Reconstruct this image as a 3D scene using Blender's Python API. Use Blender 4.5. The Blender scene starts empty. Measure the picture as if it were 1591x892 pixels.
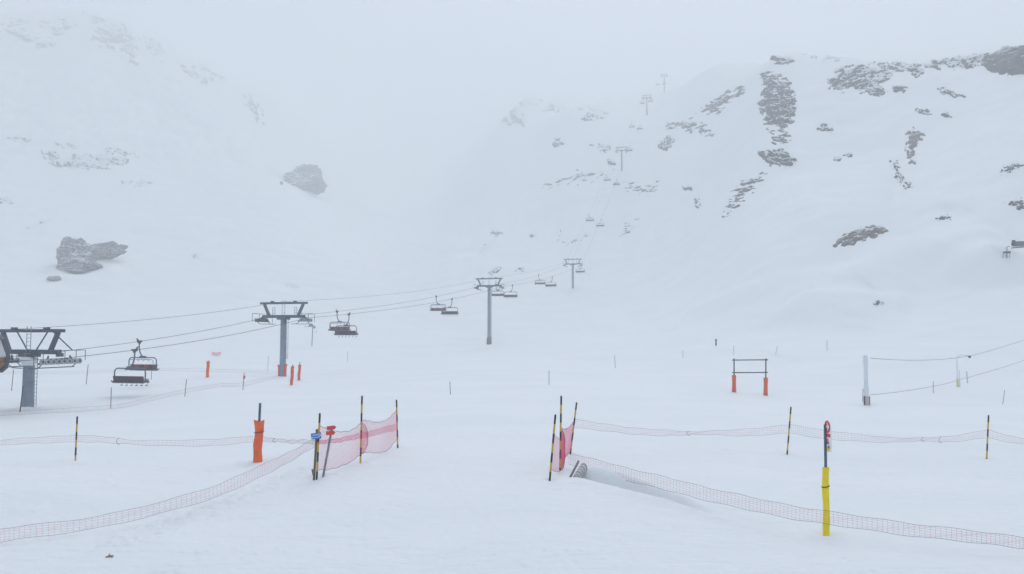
import bpy, math, random
import numpy as np
from mathutils import Vector, Matrix
random.seed(7)
S = bpy.context.scene
COL = S.collection

# ------------------------------------------------------------------ camera, world, sun, exposure
CAMZ = 5.0
PITCH = math.atan(74 / 1250.0)
FPX, CX, CY = 1250.0, 795.5, 446.0
cam_d = bpy.data.cameras.new("camera")
cam_d.sensor_width = 36
cam_d.lens = 36 * FPX / 1591.0
cam_d.clip_start, cam_d.clip_end = 0.1, 6000
cam = bpy.data.objects.new("camera", cam_d)
COL.objects.link(cam)
cam.location = (0, 0, CAMZ)
cam.rotation_euler = (math.pi / 2 + PITCH, 0, 0)
S.camera = cam

SUN_EL, SUN_AZ = math.radians(54), math.radians(15)      # azimuth to the right of the view direction
w = bpy.data.worlds.new("World"); S.world = w; w.use_nodes = True
nt = w.node_tree; nt.nodes.clear()
out = nt.nodes.new("ShaderNodeOutputWorld")
bg = nt.nodes.new("ShaderNodeBackground"); bg.inputs[1].default_value = 0.13
hs = nt.nodes.new("ShaderNodeHueSaturation"); hs.inputs["Saturation"].default_value = 0.50
sky = nt.nodes.new("ShaderNodeTexSky"); sky.sky_type = 'NISHITA'; sky.sun_disc = False
sky.sun_elevation = SUN_EL; sky.sun_rotation = SUN_AZ
sky.altitude = 2000; sky.dust_density = 6.0; sky.air_density = 1.0
nt.links.new(sky.outputs[0], hs.inputs["Color"]); nt.links.new(hs.outputs[0], bg.inputs[0]); nt.links.new(bg.outputs[0], out.inputs[0])
sl = bpy.data.lights.new("sun", 'SUN'); sl.energy = 0.9; sl.angle = math.radians(28); sl.color = (1.0, 0.97, 0.93)
so = bpy.data.objects.new("sun", sl); COL.objects.link(so)
sdir = Vector((math.sin(SUN_AZ) * math.cos(SUN_EL), math.cos(SUN_AZ) * math.cos(SUN_EL), math.sin(SUN_EL)))
so.rotation_euler = sdir.to_track_quat('Z', 'Y').to_euler()
so.location = (0, 0, 60)
S.view_settings.view_transform = 'Standard'; S.view_settings.look = 'None'
S.view_settings.exposure = 0.79; S.view_settings.gamma = 1.0; S.view_settings.use_curve_mapping = False
HAZE_DENSITY, HAZE_COLOR, HAZE_G = 0.0018, (0.955, 0.978, 0.984), 0.02
S.cycles.max_bounces = 8; S.cycles.volume_bounces = 4; S.cycles.diffuse_bounces = 4
S.cycles.use_denoising = True

# ------------------------------------------------------------------ camera maths (photo pixels 1591 x 892)
_cp, _sp = math.cos(PITCH), math.sin(PITCH)
def ray(u, v):
    x = np.asarray(u, float) - CX; y = CY - np.asarray(v, float)
    return x, FPX * _cp - y * _sp, y * _cp + FPX * _sp
def at(u, v, Y):
    dx, dy, dz = ray(u, v)
    t = Y / dy
    return Vector((float(dx * t), float(Y), float(CAMZ + dz * t)))
def proj(p):
    x, y, z = p[0], p[1], p[2] - CAMZ
    d = y * _cp + z * _sp
    return CX + FPX * x / d, CY - FPX * (z * _cp - y * _sp) / d

# ------------------------------------------------------------------ noise
def _hash(ix, iy, seed):
    h = (ix.astype(np.int64) * 374761393 + iy.astype(np.int64) * 668265263 + seed * 974634777) & 0xffffffff
    h = ((h ^ (h >> 13)) * 1274126177) & 0xffffffff
    h = (h ^ (h >> 16)) & 0xffffffff
    return h
def perlin(x, y, seed=0):
    x = np.asarray(x, float); y = np.asarray(y, float)
    ix, iy = np.floor(x), np.floor(y); fx, fy = x - ix, y - iy
    ux = fx * fx * fx * (fx * (fx * 6 - 15) + 10); uy = fy * fy * fy * (fy * (fy * 6 - 15) + 10)
    def g(a, b):
        ang = _hash(ix + a, iy + b, seed) / 4294967296.0 * 2 * np.pi
        return np.cos(ang) * (fx - a) + np.sin(ang) * (fy - b)
    return ((g(0, 0) * (1 - ux) + g(1, 0) * ux) * (1 - uy) + (g(0, 1) * (1 - ux) + g(1, 1) * ux) * uy) * 1.5
def fbm(x, y, seed=0, octv=4, gain=0.5, lac=2.03):
    a, s, t = 1.0, 0.0, 0.0
    for k in range(octv):
        s = s + a * perlin(x, y, seed + k * 17); t += a
        x = np.asarray(x) * lac + 3.1; y = np.asarray(y) * lac + 7.7; a *= gain
    return s / t * 1.4
def sstep(x, a, b):
    t = np.clip((np.asarray(x, float) - a) / (b - a), 0, 1); return t * t * (3 - 2 * t)

# ------------------------------------------------------------------ terrain: one surface through surveyed ground points
CTRL = []
def col(u, *pts):
    for v, d in pts: CTRL.append((u, v, d))
for u in (-350, -50, 250, 520, 795, 1080, 1350, 1640, 1950):
    CTRL.append((u, 892 + 0.0, 15.7 if u < 1300 else 15.9))
col(740, (745, 24), (695, 31), (650, 42), (600, 72), (565, 110), (537, 188))
col(496, (745, 24)); col(562, (720, 27)); col(617, (695, 31)); col(860, (745, 24)); col(887, (703, 30))
col(1285, (832, 19.5)); col(1222, (705, 31.5)); col(1533, (712, 32)); col(116, (716, 30)); col(400, (717, 30)); col(-250, (725, 30))
col(1900, (720, 32)); col(1100, (650, 45)); col(1500, (650, 50))
col(42, (638, 64)); col(220, (635, 62)); col(-250, (645, 64)); col(440, (585, 101)); col(322, (586, 90)); col(453, (598, 82))
col(135, (597, 84)); col(20, (607, 78))
col(1140, (609, 73)); col(1190, (614, 71)); col(1346, (629, 62)); col(1488, (601, 80)); col(1700, (610, 78)); col(2000, (610, 80))
LK = 1.35
def lcol(u, *pts):
    for v, d in pts: CTRL.append((u, v, d * (LK if d < 130 else 1.41)))
lcol(-420, (572, 100), (500, 140), (400, 215), (300, 320), (200, 440), (100, 560), (20, 700), (30, 960))
lcol(-150, (572, 100), (500, 140), (400, 215), (300, 320), (200, 440), (100, 570), (40, 690), (60, 960))
lcol(60, (572, 103), (500, 145), (400, 225), (300, 335), (200, 455), (100, 590), (15, 690), (50, 980))
lcol(180, (572, 103), (500, 148), (400, 230), (300, 345), (200, 475), (100, 610), (30, 700), (60, 980))
lcol(300, (565, 105), (500, 152), (400, 240), (300, 360), (200, 510), (95, 690), (115, 980))
lcol(440, (560, 110), (500, 158), (400, 255), (300, 385), (200, 700), (165, 1010), (180, 1300))
lcol(600, (550, 125), (500, 165), (400, 320), (340, 560), (300, 950), (272, 1650))
col(690, (420, 335), (355, 600), (305, 1200), (262, 2450))
col(520, (240, 2000), (290, 900))
col(760, (500, 230), (420, 330), (350, 430), (300, 540), (250, 800), (212, 1200), (202, 1700), (215, 2450))
col(820, (300, 470), (240, 610), (190, 860), (150, 1080), (165, 1500))
col(890, (520, 180), (453, 288), (400, 345), (350, 380), (300, 415), (240, 500), (185, 600), (168, 660), (195, 1000))
col(966, (500, 200), (440, 280), (360, 360), (300, 400), (272, 419), (230, 465), (190, 530), (174, 590), (190, 1000))
col(1005, (180, 547), (170, 600)); col(1032, (142, 693), (165, 1100))
col(1100, (545, 125), (480, 175), (420, 235), (350, 300), (280, 365), (200, 450), (140, 530), (106, 590), (125, 1100))
col(1200, (545, 118), (480, 165), (420, 215), (350, 275), (280, 335), (200, 410), (130, 480), (84, 530), (110, 1100))
col(1310, (545, 112), (480, 155), (420, 200), (350, 255), (280, 312), (200, 385), (130, 450), (87, 495), (110, 1100))
col(1440, (545, 108), (480, 145), (420, 185), (350, 240), (280, 292), (200, 352), (130, 405), (93, 430), (115, 1000))
col(1591, (560, 100), (480, 132), (420, 155), (350, 205), (280, 250), (200, 300), (130, 345), (68, 375), (90, 900))
col(1800, (560, 100), (480, 130), (400, 165), (300, 230), (200, 290), (120, 330), (30, 380), (50, 900))
col(2050, (560, 100), (480, 130), (400, 165), (300, 230), (200, 290), (120, 330), (10, 380), (30, 900))

for u, v, d in ((-420, 20, 700 * 1.41), (-150, 40, 690 * 1.41), (60, 15, 690 * 1.41), (180, 30, 700 * 1.41), (300, 95, 690 * 1.41), (440, 165, 1010 * 1.41), (820, 150, 1080),
                (1100, 106, 590), (1200, 84, 530), (1310, 87, 495), (1440, 93, 430), (1515, 80, 400), (1591, 68, 375), (1700, 45, 375), (1800, 30, 380), (2050, 10, 380)):
    CTRL += [(u, v + 7, d * 1.07), (u, v + 22, d * 1.3)]
TH_K = 3.6
_c = np.array(CTRL, float)
_c[:, 2] *= 1 - 0.28 * sstep(_c[:, 0], 1040, 1220) * sstep(_c[:, 2], 130, 260)
_c[:, 2] *= 1 + 0.08 * sstep(-_c[:, 0], -420, -340) * sstep(_c[:, 2], 550, 900)
# the right-hand hill stands nearer
_dx, _dy, _dz = ray(_c[:, 0], _c[:, 1])
_t = _c[:, 2] / _dy
_x, _y, _z = _dx * _t, _c[:, 2], _dz * _t
BASE = -4.8
_r = np.hypot(_x, _y); _th = np.arctan2(_x, _y)
_q = (_z - BASE) / _r
ths = np.linspace(-0.85, 0.85, 9)
_th = np.concatenate([_th, ths, ths]); _r = np.concatenate([_r, np.full(9, 6.0), np.full(9, 10.0)]); _q = np.concatenate([_q, np.zeros(18)])
_A = np.stack([_th * TH_K, np.log(_r)], 1)
def _phi(d2): return 0.5 * d2 * np.log(d2 + 1e-12)
_n = len(_A)
_d2 = ((_A[:, None, :] - _A[None, :, :]) ** 2).sum(-1)
_M = np.zeros((_n + 3, _n + 3)); _M[:_n, :_n] = _phi(_d2) + np.eye(_n) * 0.004
_M[:_n, _n] = 1; _M[:_n, _n + 1:] = _A; _M[_n, :_n] = 1; _M[_n + 1:, :_n] = _A.T
_W = np.linalg.solve(_M, np.concatenate([_q, np.zeros(3)]))
def tps(th, lr):
    th = np.clip(th, -0.86, 0.86); lr = np.clip(lr, math.log(6.0), math.log(2500.0))
    sh = th.shape; P = np.stack([th.ravel() * TH_K, lr.ravel()], 1); o = np.empty(len(P))
    for i in range(0, len(P), 40000):
        p = P[i:i + 40000]
        d2 = (p[:, 0:1] - _A[None, :, 0]) ** 2 + (p[:, 1:2] - _A[None, :, 1]) ** 2
        o[i:i + 40000] = _phi(d2) @ _W[:_n] + _W[_n] + p @ _W[_n + 1:]
    return o.reshape(sh)

fine = np.radians(np.arange(-37.5, 37.51, 0.115))
TH = np.concatenate([np.radians(np.arange(-180, -38, 2.5)), fine, np.radians(np.arange(38, 180, 2.5))])
LR = np.concatenate([np.log(np.linspace(0.4, 12, 40, endpoint=False)), np.linspace(math.log(12), math.log(45), 430, endpoint=False),
                     np.linspace(math.log(45), math.log(2700), 680)])
GT, GL = np.meshgrid(TH, LR)                                 # rows = rings
GR = np.exp(GL)
GX, GY = GR * np.sin(GT), GR * np.cos(GT)
Z = CAMZ + BASE + GR * tps(GT, GL)
Z = np.where(GR < 10, CAMZ + BASE, Z)
side = sstep(np.abs(GT), math.radians(52), math.radians(95))
Z = Z * (1 - side) + (CAMZ + BASE) * side
Z = np.clip(Z, -5.5, 540)
# natural relief
far = sstep(GR, 110, 320); mid = sstep(GR, 40, 120) * (1 - side)
Z += far * (1 - side) * (2.4 * fbm(GX / 75, GY / 75, 3, 3) + 0.75 * fbm(GX / 17, GY / 17, 9, 4))
crag = sstep(GR, 560, 760) * (1 - side) * sstep(-GT, 0.1, 0.2)
Z += crag * (7.0 * fbm(GX / 70, GY / 90, 13, 4, 0.55) + 5.0 * np.abs(fbm(GX / 28, GY / 40, 17, 3)))
Z += far * (1 - side) * (0.9 + 2.0 * sstep(GT, 0.12, 0.26) * sstep(GR, 190, 280)) * np.clip(0.3 + fbm(GX / 160, GY / 160, 57, 2) * 1.6, 0, 1) * fbm(GT * 30, GL * 4.2, 53, 3, 0.5)      # shallow gullies down the fall line
Z += mid * (0.22 * fbm(GX / 26, GY / 14, 21, 3) + 0.07 * fbm(GX / 6, GY / 4, 25, 2))
Z += 0.10 * fbm(GX / 9, GY / 5, 31, 3) * sstep(GR, 10, 16) + 0.034 * fbm(GX / 1.6, GY / 0.8, 41, 4, 0.6)

def hit_grid(u, v):
    """first terrain point seen along each pixel's ray (arrays)"""
    u = np.asarray(u, float); v = np.asarray(v, float)
    dx, dy, dz = ray(u, v)
    th = np.arctan2(dx, dy); te = dz / np.hypot(dx, dy)
    j = np.clip(np.searchsorted(TH, th) - 1, 0, len(TH) - 2); f = (th - TH[j]) / (TH[j + 1] - TH[j])
    E = (Z - CAMZ) / GR
    k0 = 30
    out_r = np.full(u.shape, np.nan); flat_j, flat_f, flat_te = j.ravel(), f.ravel(), te.ravel(); o = out_r.ravel()
    for a in range(0, len(flat_j), 3000):
        jj, ff, tt = flat_j[a:a + 3000], flat_f[a:a + 3000], flat_te[a:a + 3000]
        e = E[k0:, jj] * (1 - ff) + E[k0:, jj + 1] * ff
        m = e >= tt
        k = m.argmax(0); ok = m.any(0) & (k > 0); k = np.maximum(k, 1)
        i = np.arange(len(jj)); e0, e1 = e[k - 1, i], e[k, i]
        s = (tt - e0) / np.where(np.abs(e1 - e0) < 1e-12, 1e-12, e1 - e0)
        lr = LR[k0 + k - 1] * (1 - s) + LR[k0 + k] * s
        o[a:a + 3000] = np.where(ok, np.exp(lr), np.nan)
    r = o.reshape(u.shape)
    return r * np.sin(th), r * np.cos(th), CAMZ + r * te
def hit(u, v):
    x, y, z = hit_grid(np.array([u]), np.array([v]))
    return Vector((float(x[0]), float(y[0]), float(z[0])))
def ground_z(x, y):
    th = math.atan2(x, y); lr = math.log(math.hypot(x, y))
    j = int(np.clip(np.searchsorted(TH, th) - 1, 0, len(TH) - 2)); k = int(np.clip(np.searchsorted(LR, lr) - 1, 0, len(LR) - 2))
    f = (th - TH[j]) / (TH[j + 1] - TH[j]); g = (lr - LR[k]) / (LR[k + 1] - LR[k])
    return float((Z[k, j] * (1 - f) + Z[k, j + 1] * f) * (1 - g) + (Z[k + 1, j] * (1 - f) + Z[k + 1, j + 1] * f) * g)

# piste edges and traverses cut across the right-hand slope, drift edges on the flat
def berm(px, A, wd, asym=0.0):
    global Z
    us = np.array([p[0] for p in px], float); vs = np.array([p[1] for p in px], float)
    t = np.linspace(0, len(px) - 1, 40); i = np.arange(len(px))
    X, Y, _ = hit_grid(np.interp(t, i, us), np.interp(t, i, vs))
    if np.isnan(X).any(): return
    box = (GX > X.min() - 4 * wd) & (GX < X.max() + 4 * wd) & (GY > Y.min() - 4 * wd) & (GY < Y.max() + 4 * wd)
    gx, gy = GX[box], GY[box]; best = np.full(gx.shape, 1e9); sg = np.zeros(gx.shape); par = np.zeros(gx.shape)
    for k in range(len(X) - 1):
        ax, ay = X[k], Y[k]; bx, by = X[k + 1] - ax, Y[k + 1] - ay; L2 = bx * bx + by * by + 1e-9
        s = np.clip(((gx - ax) * bx + (gy - ay) * by) / L2, 0, 1)
        d = np.hypot(gx - ax - s * bx, gy - ay - s * by); m = d < best
        best = np.where(m, d, best); sg = np.where(m, np.sign(bx * (gy - ay) - by * (gx - ax)), sg); par = np.where(m, (k + s) / (len(X) - 1), par)
    fade = sstep(par, 0, 0.15) * (1 - sstep(par, 0.85, 1))
    d = best * sg / wd
    Z[box] += A * fade * np.where(d > 0, np.exp(-d * d), np.exp(-(d / (1 + asym)) ** 2))
berm([(1062, 492), (1120, 472), (1185, 454)], 0.9, 2.2, 1.5)
berm([(1190, 520), (1280, 470), (1400, 415), (1500, 378), (1591, 345), (1680, 320)], 2.7, 8.0, 0.8)
berm([(1220, 470), (1290, 466), (1360, 470), (1420, 476)], 1.5, 5.0, 0.6)
berm([(1300, 440), (1400, 405), (1490, 380), (1560, 360)], 1.6, 5.0, 0.6)
berm([(1150, 330), (1140, 380), (1155, 430), (1230, 470)], 1.6, 8.0, 0.5)
berm([(1230, 190), (1238, 230), (1240, 260)], 1.2, 4.0, 0.5)
berm([(1470, 330), (1530, 310), (1600, 290)], 1.3, 5.0, 0.4)
berm([(810, 548), (880, 552), (955, 557)], 0.55, 2.2, 1.0)
berm([(1170, 556), (1260, 546), (1350, 536)], 0.6, 2.6, 1.2)
berm([(-40, 795), (20, 796), (60, 800)], 0.12, 0.35, 0.6)
berm([(-40, 768), (40, 767), (120, 778), (180, 792)], 0.10, 0.9, 0.5)
berm([(30, 719), (90, 720), (130, 724)], 0.10, 0.5, 0.5)
berm([(-60, 646), (30, 642), (90, 638), (180, 634)], 0.35, 1.2, 0.7)
# churned lumps of snow left by boots and skis in the foreground
p1, p2 = hit(190, 840), hit(470, 730)
_s = np.clip(((GX - p1.x) * (p2.x - p1.x) + (GY - p1.y) * (p2.y - p1.y)) / ((p2.x - p1.x) ** 2 + (p2.y - p1.y) ** 2), 0, 1)
_dd = np.hypot(GX - p1.x - _s * (p2.x - p1.x), GY - p1.y - _s * (p2.y - p1.y))
Z += 0.13 * np.exp(-(_dd / 0.75) ** 2) * np.abs(fbm(GX / 0.34, GY / 0.34, 61, 3)) 
# every post stands in a small wind hollow with a collar of packed snow
for u, v, q in ((492, 745, .3), (487, 746, .3), (560, 720, .3), (618, 696, .3), (854, 747, .3), (870, 731, .3), (886, 706, .3), (1223, 706, .3), (1533, 713, .3), (117, 716, .3), (502, 741, .3),
                (399.5, 717, .45), (1284, 832, .35), (322, 586, .6), (453, 598, .6), (464, 591, .6), (1140, 609, .7), (1189, 614, .7), (1346, 629, .7), (42, 638, .7), (440, 585, .7), (475, 299, 6.5), (125, 419, 7.5)):
    b = hit(u, v); d2 = (GX - b.x) ** 2 + (GY - b.y) ** 2; near = d2 < (6 * q) ** 2
    dr = np.sqrt(d2[near]) / q
    Z[near] += 0.30 * q * (np.exp(-((dr - 1.25 - 0.25 * np.sin(3 * np.arctan2(GX[near] - b.x, GY[near] - b.y) + u)) / 0.6) ** 2) * 0.5 - 0.35 * np.exp(-(dr / 0.7) ** 2))
_cr = fbm(GX / 0.42, GY / 0.30, 71, 3, 0.6) * (0.55 + 0.8 * fbm(GX / 4.5, GY / 3.0, 73, 2))
Z += 0.10 * np.clip(_cr - 0.34, 0, 0.5) * (GR > 12) * (1 - sstep(GR, 30, 55))
# ski tracks: long shallow grooves down the open middle
for k, (a, b) in enumerate((((650, 892), (735, 640)), ((700, 892), (760, 640)), ((850, 892), (790, 640)), ((560, 892), (700, 650)), ((1050, 892), (830, 650)), ((760, 892), (742, 650)))):
    p1, p2 = hit(*a), hit(*b)
    L = math.hypot(p2.x - p1.x, p2.y - p1.y); nx, ny = -(p2.y - p1.y) / L, (p2.x - p1.x) / L
    al = ((GX - p1.x) * (p2.x - p1.x) + (GY - p1.y) * (p2.y - p1.y)) / L
    dn = (GX - p1.x) * nx + (GY - p1.y) * ny + 0.7 * np.sin(al / 3.1 + k)
    Z -= 0.006 * np.exp(-(dn / 0.09) ** 2) * (al > -8) * (al < L) + 0.006 * np.exp(-((dn - 0.3) / 0.09) ** 2) * (al > -8) * (al < L)
# wind scoop beside the right-hand net
sa, sb = hit(884, 744), hit(1104, 799)
L = math.hypot(sb.x - sa.x, sb.y - sa.y); ex, ey = (sb.x - sa.x) / L, (sb.y - sa.y) / L
al = ((GX - sa.x) * ex + (GY - sa.y) * ey) / L; dn = (GX - sa.x) * -ey + (GY - sa.y) * ex
wd = 0.30 + 0.40 * np.clip(1 - al, 0, 1.0) ** 0.8
bank = 0.46 * sstep(dn, 0.22, 0.50) * (1 - sstep(dn, 0.5, 2.4)) * sstep(al, -0.12, 0.12) * np.clip(1.02 - al, 0, 1) ** 0.7
Z += np.where(GR < 40, bank, 0)
prof = sstep(dn, 0.0, 0.12) * (1 - sstep(dn / wd, 0.12, 1.0))
Z -= np.where((al > -0.08) & (al < 1.02) & (GR < 40), 0.62 * np.clip(1 - al, 0, 1) ** 0.6 * sstep(al, -0.08, 0.05) * prof, 0)
Z += np.where((GR < 40), 0.12 * np.exp(-((dn + 0.15) / 0.45) ** 2) * sstep(al, -0.1, 0.15) * (1 - sstep(al, 0.7, 1.05)), 0)
# pile of machine-made snow in front of the snow gun
pk = hit(1541, 413); dd = np.hypot(GX - pk.x, (GY - pk.y))
Z += 4.3 * np.clip(1 - dd / 9.0, 0, 1) ** 1.25 * (GR < 400)
Z = np.clip(Z, -5.5, 550)

# ------------------------------------------------------------------ materials
def mat(name, color, rough=0.6, metal=0.0, var=0.12, scale=8.0, bump=0.0, spec=0.4):
    m = bpy.data.materials.new(name); m.use_nodes = True
    n = m.node_tree; b = n.nodes["Principled BSDF"]
    b.inputs["Roughness"].default_value = rough; b.inputs["Metallic"].default_value = metal
    b.inputs["Specular IOR Level"].default_value = spec
    tc = n.nodes.new("ShaderNodeTexCoord"); no = n.nodes.new("ShaderNodeTexNoise")
    no.inputs["Scale"].default_value = scale; no.inputs["Detail"].default_value = 5
    n.links.new(tc.outputs["Object"], no.inputs["Vector"])
    cr = n.nodes.new("ShaderNodeValToRGB")
    cr.color_ramp.elements[0].position = 0.3; cr.color_ramp.elements[1].position = 0.72
    cr.color_ramp.elements[0].color = (*[c * (1 - var) for c in color], 1)
    cr.color_ramp.elements[1].color = (*[min(1, c * (1 + var)) for c in color], 1)
    n.links.new(no.outputs["Fac"], cr.inputs[0]); n.links.new(cr.outputs[0], b.inputs["Base Color"])
    if bump:
        bp = n.nodes.new("ShaderNodeBump"); bp.inputs["Strength"].default_value = bump; bp.inputs["Distance"].default_value = 0.02
        n.links.new(no.outputs["Fac"], bp.inputs["Height"]); n.links.new(bp.outputs[0], b.inputs["Normal"])
    return m
def snow_material():
    m = bpy.data.materials.new("snow"); m.use_nodes = True; n = m.node_tree; b = n.nodes["Principled BSDF"]
    b.inputs["Roughness"].default_value = 0.75; b.inputs["Specular IOR Level"].default_value = 0.25
    g = n.nodes.new("ShaderNodeNewGeometry")
    mp = n.nodes.new("ShaderNodeMapping"); mp.inputs["Scale"].default_value = (0.5, 1.3, 1)
    n.links.new(g.outputs["Position"], mp.inputs["Vector"])
    a = n.nodes.new("ShaderNodeTexNoise"); a.inputs["Scale"].default_value = 0.16; a.inputs["Detail"].default_value = 7
    n.links.new(mp.outputs[0], a.inputs["Vector"])
    cr = n.nodes.new("ShaderNodeValToRGB"); cr.color_ramp.elements[0].position = 0.35; cr.color_ramp.elements[1].position = 0.68
    cr.color_ramp.elements[0].color = (0.86, 0.89, 0.92, 1); cr.color_ramp.elements[1].color = (0.895, 0.92, 0.945, 1)
    n.links.new(a.outputs["Fac"], cr.inputs[0]); n.links.new(cr.outputs[0], b.inputs["Base Color"])
    d = n.nodes.new("ShaderNodeTexNoise"); d.inputs["Scale"].default_value = 3.2; d.inputs["Detail"].default_value = 8; d.inputs["Roughness"].default_value = 0.62
    n.links.new(mp.outputs[0], d.inputs["Vector"])
    bp = n.nodes.new("ShaderNodeBump"); bp.inputs["Strength"].default_value = 0.8; bp.inputs["Distance"].default_value = 0.10
    n.links.new(d.outputs["Fac"], bp.inputs["Height"]); n.links.new(bp.outputs[0], b.inputs["Normal"])
    return m
def rock_material(name, ca, cb, snow=0.55, scale=0.35, streak=(1, 1, 3)):
    """bare rock with wind-packed snow lying on its flatter ledges"""
    m = bpy.data.materials.new(name); m.use_nodes = True; n = m.node_tree; b = n.nodes["Principled BSDF"]
    b.inputs["Roughness"].default_value = 0.9; b.inputs["Specular IOR Level"].default_value = 0.2
    g = n.nodes.new("ShaderNodeNewGeometry"); mp = n.nodes.new("ShaderNodeMapping"); mp.inputs["Scale"].default_value = streak
    n.links.new(g.outputs["Position"], mp.inputs["Vector"])
    a = n.nodes.new("ShaderNodeTexNoise"); a.inputs["Scale"].default_value = scale; a.inputs["Detail"].default_value = 9; a.inputs["Roughness"].default_value = 0.65
    n.links.new(mp.outputs[0], a.inputs["Vector"])
    cr = n.nodes.new("ShaderNodeValToRGB"); cr.color_ramp.elements[0].position = 0.36; cr.color_ramp.elements[1].position = 0.66
    cr.color_ramp.elements[0].color = (*ca, 1); cr.color_ramp.elements[1].color = (*cb, 1)
    n.links.new(a.outputs["Fac"], cr.inputs[0])
    sx = n.nodes.new("ShaderNodeSeparateXYZ"); n.links.new(g.outputs["Normal"], sx.inputs[0])
    ad = n.nodes.new("ShaderNodeMath"); ad.operation = 'MULTIPLY_ADD'; ad.inputs[1].default_value = 1.1
    n.links.new(a.outputs["Fac"], ad.inputs[0]); n.links.new(sx.outputs["Z"], ad.inputs[2])
    sr = n.nodes.new("ShaderNodeMapRange"); sr.inputs[1].default_value = 0.95 + (0.55 - snow) + 0.28; sr.inputs[2].default_value = 1.05 + (0.55 - snow) + 0.32
    n.links.new(ad.outputs[0], sr.inputs[0])
    mx = n.nodes.new("ShaderNodeMix"); mx.data_type = 'RGBA'; mx.inputs[7].default_value = (0.80, 0.84, 0.885, 1)
    n.links.new(sr.outputs[0], mx.inputs[0]); n.links.new(cr.outputs[0], mx.inputs[6]); n.links.new(mx.outputs[2], b.inputs["Base Color"])
    bp = n.nodes.new("ShaderNodeBump"); bp.inputs["Strength"].default_value = 0.8; bp.inputs["Distance"].default_value = 0.8
    n.links.new(a.outputs["Fac"], bp.inputs["Height"]); n.links.new(bp.outputs[0], b.inputs["Normal"])
    return m
def band_material(name, ca, cb, period, phase=0.0):
    """painted rings along the object's own Z axis"""
    m = bpy.data.materials.new(name); m.use_nodes = True; n = m.node_tree; b = n.nodes["Principled BSDF"]
    b.inputs["Roughness"].default_value = 0.5
    tc = n.nodes.new("ShaderNodeTexCoord"); sx = n.nodes.new("ShaderNodeSeparateXYZ"); n.links.new(tc.outputs["Object"], sx.inputs[0])
    ad = n.nodes.new("ShaderNodeMath"); ad.operation = 'ADD'; ad.inputs[1].default_value = phase + 100 * period; n.links.new(sx.outputs["Z"], ad.inputs[0])
    mo = n.nodes.new("ShaderNodeMath"); mo.operation = 'MODULO'; mo.inputs[1].default_value = period; n.links.new(ad.outputs[0], mo.inputs[0])
    gt = n.nodes.new("ShaderNodeMath"); gt.operation = 'GREATER_THAN'; gt.inputs[1].default_value = period / 2; n.links.new(mo.outputs[0], gt.inputs[0])
    no = n.nodes.new("ShaderNodeTexNoise"); no.inputs["Scale"].default_value = 30; n.links.new(tc.outputs["Object"], no.inputs["Vector"])
    mx = n.nodes.new("ShaderNodeMix"); mx.data_type = 'RGBA'; mx.inputs[6].default_value = (*ca, 1); mx.inputs[7].default_value = (*cb, 1)
    n.links.new(gt.outputs[0], mx.inputs[0])
    m2 = n.nodes.new("ShaderNodeMix"); m2.data_type = 'RGBA'; m2.blend_type = 'MULTIPLY'; m2.inputs[0].default_value = 0.35
    n.links.new(mx.outputs[2], m2.inputs[6]); n.links.new(no.outputs["Fac"], m2.inputs[7])
    n.links.new(m2.outputs[2], b.inputs["Base Color"])
    return m
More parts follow.
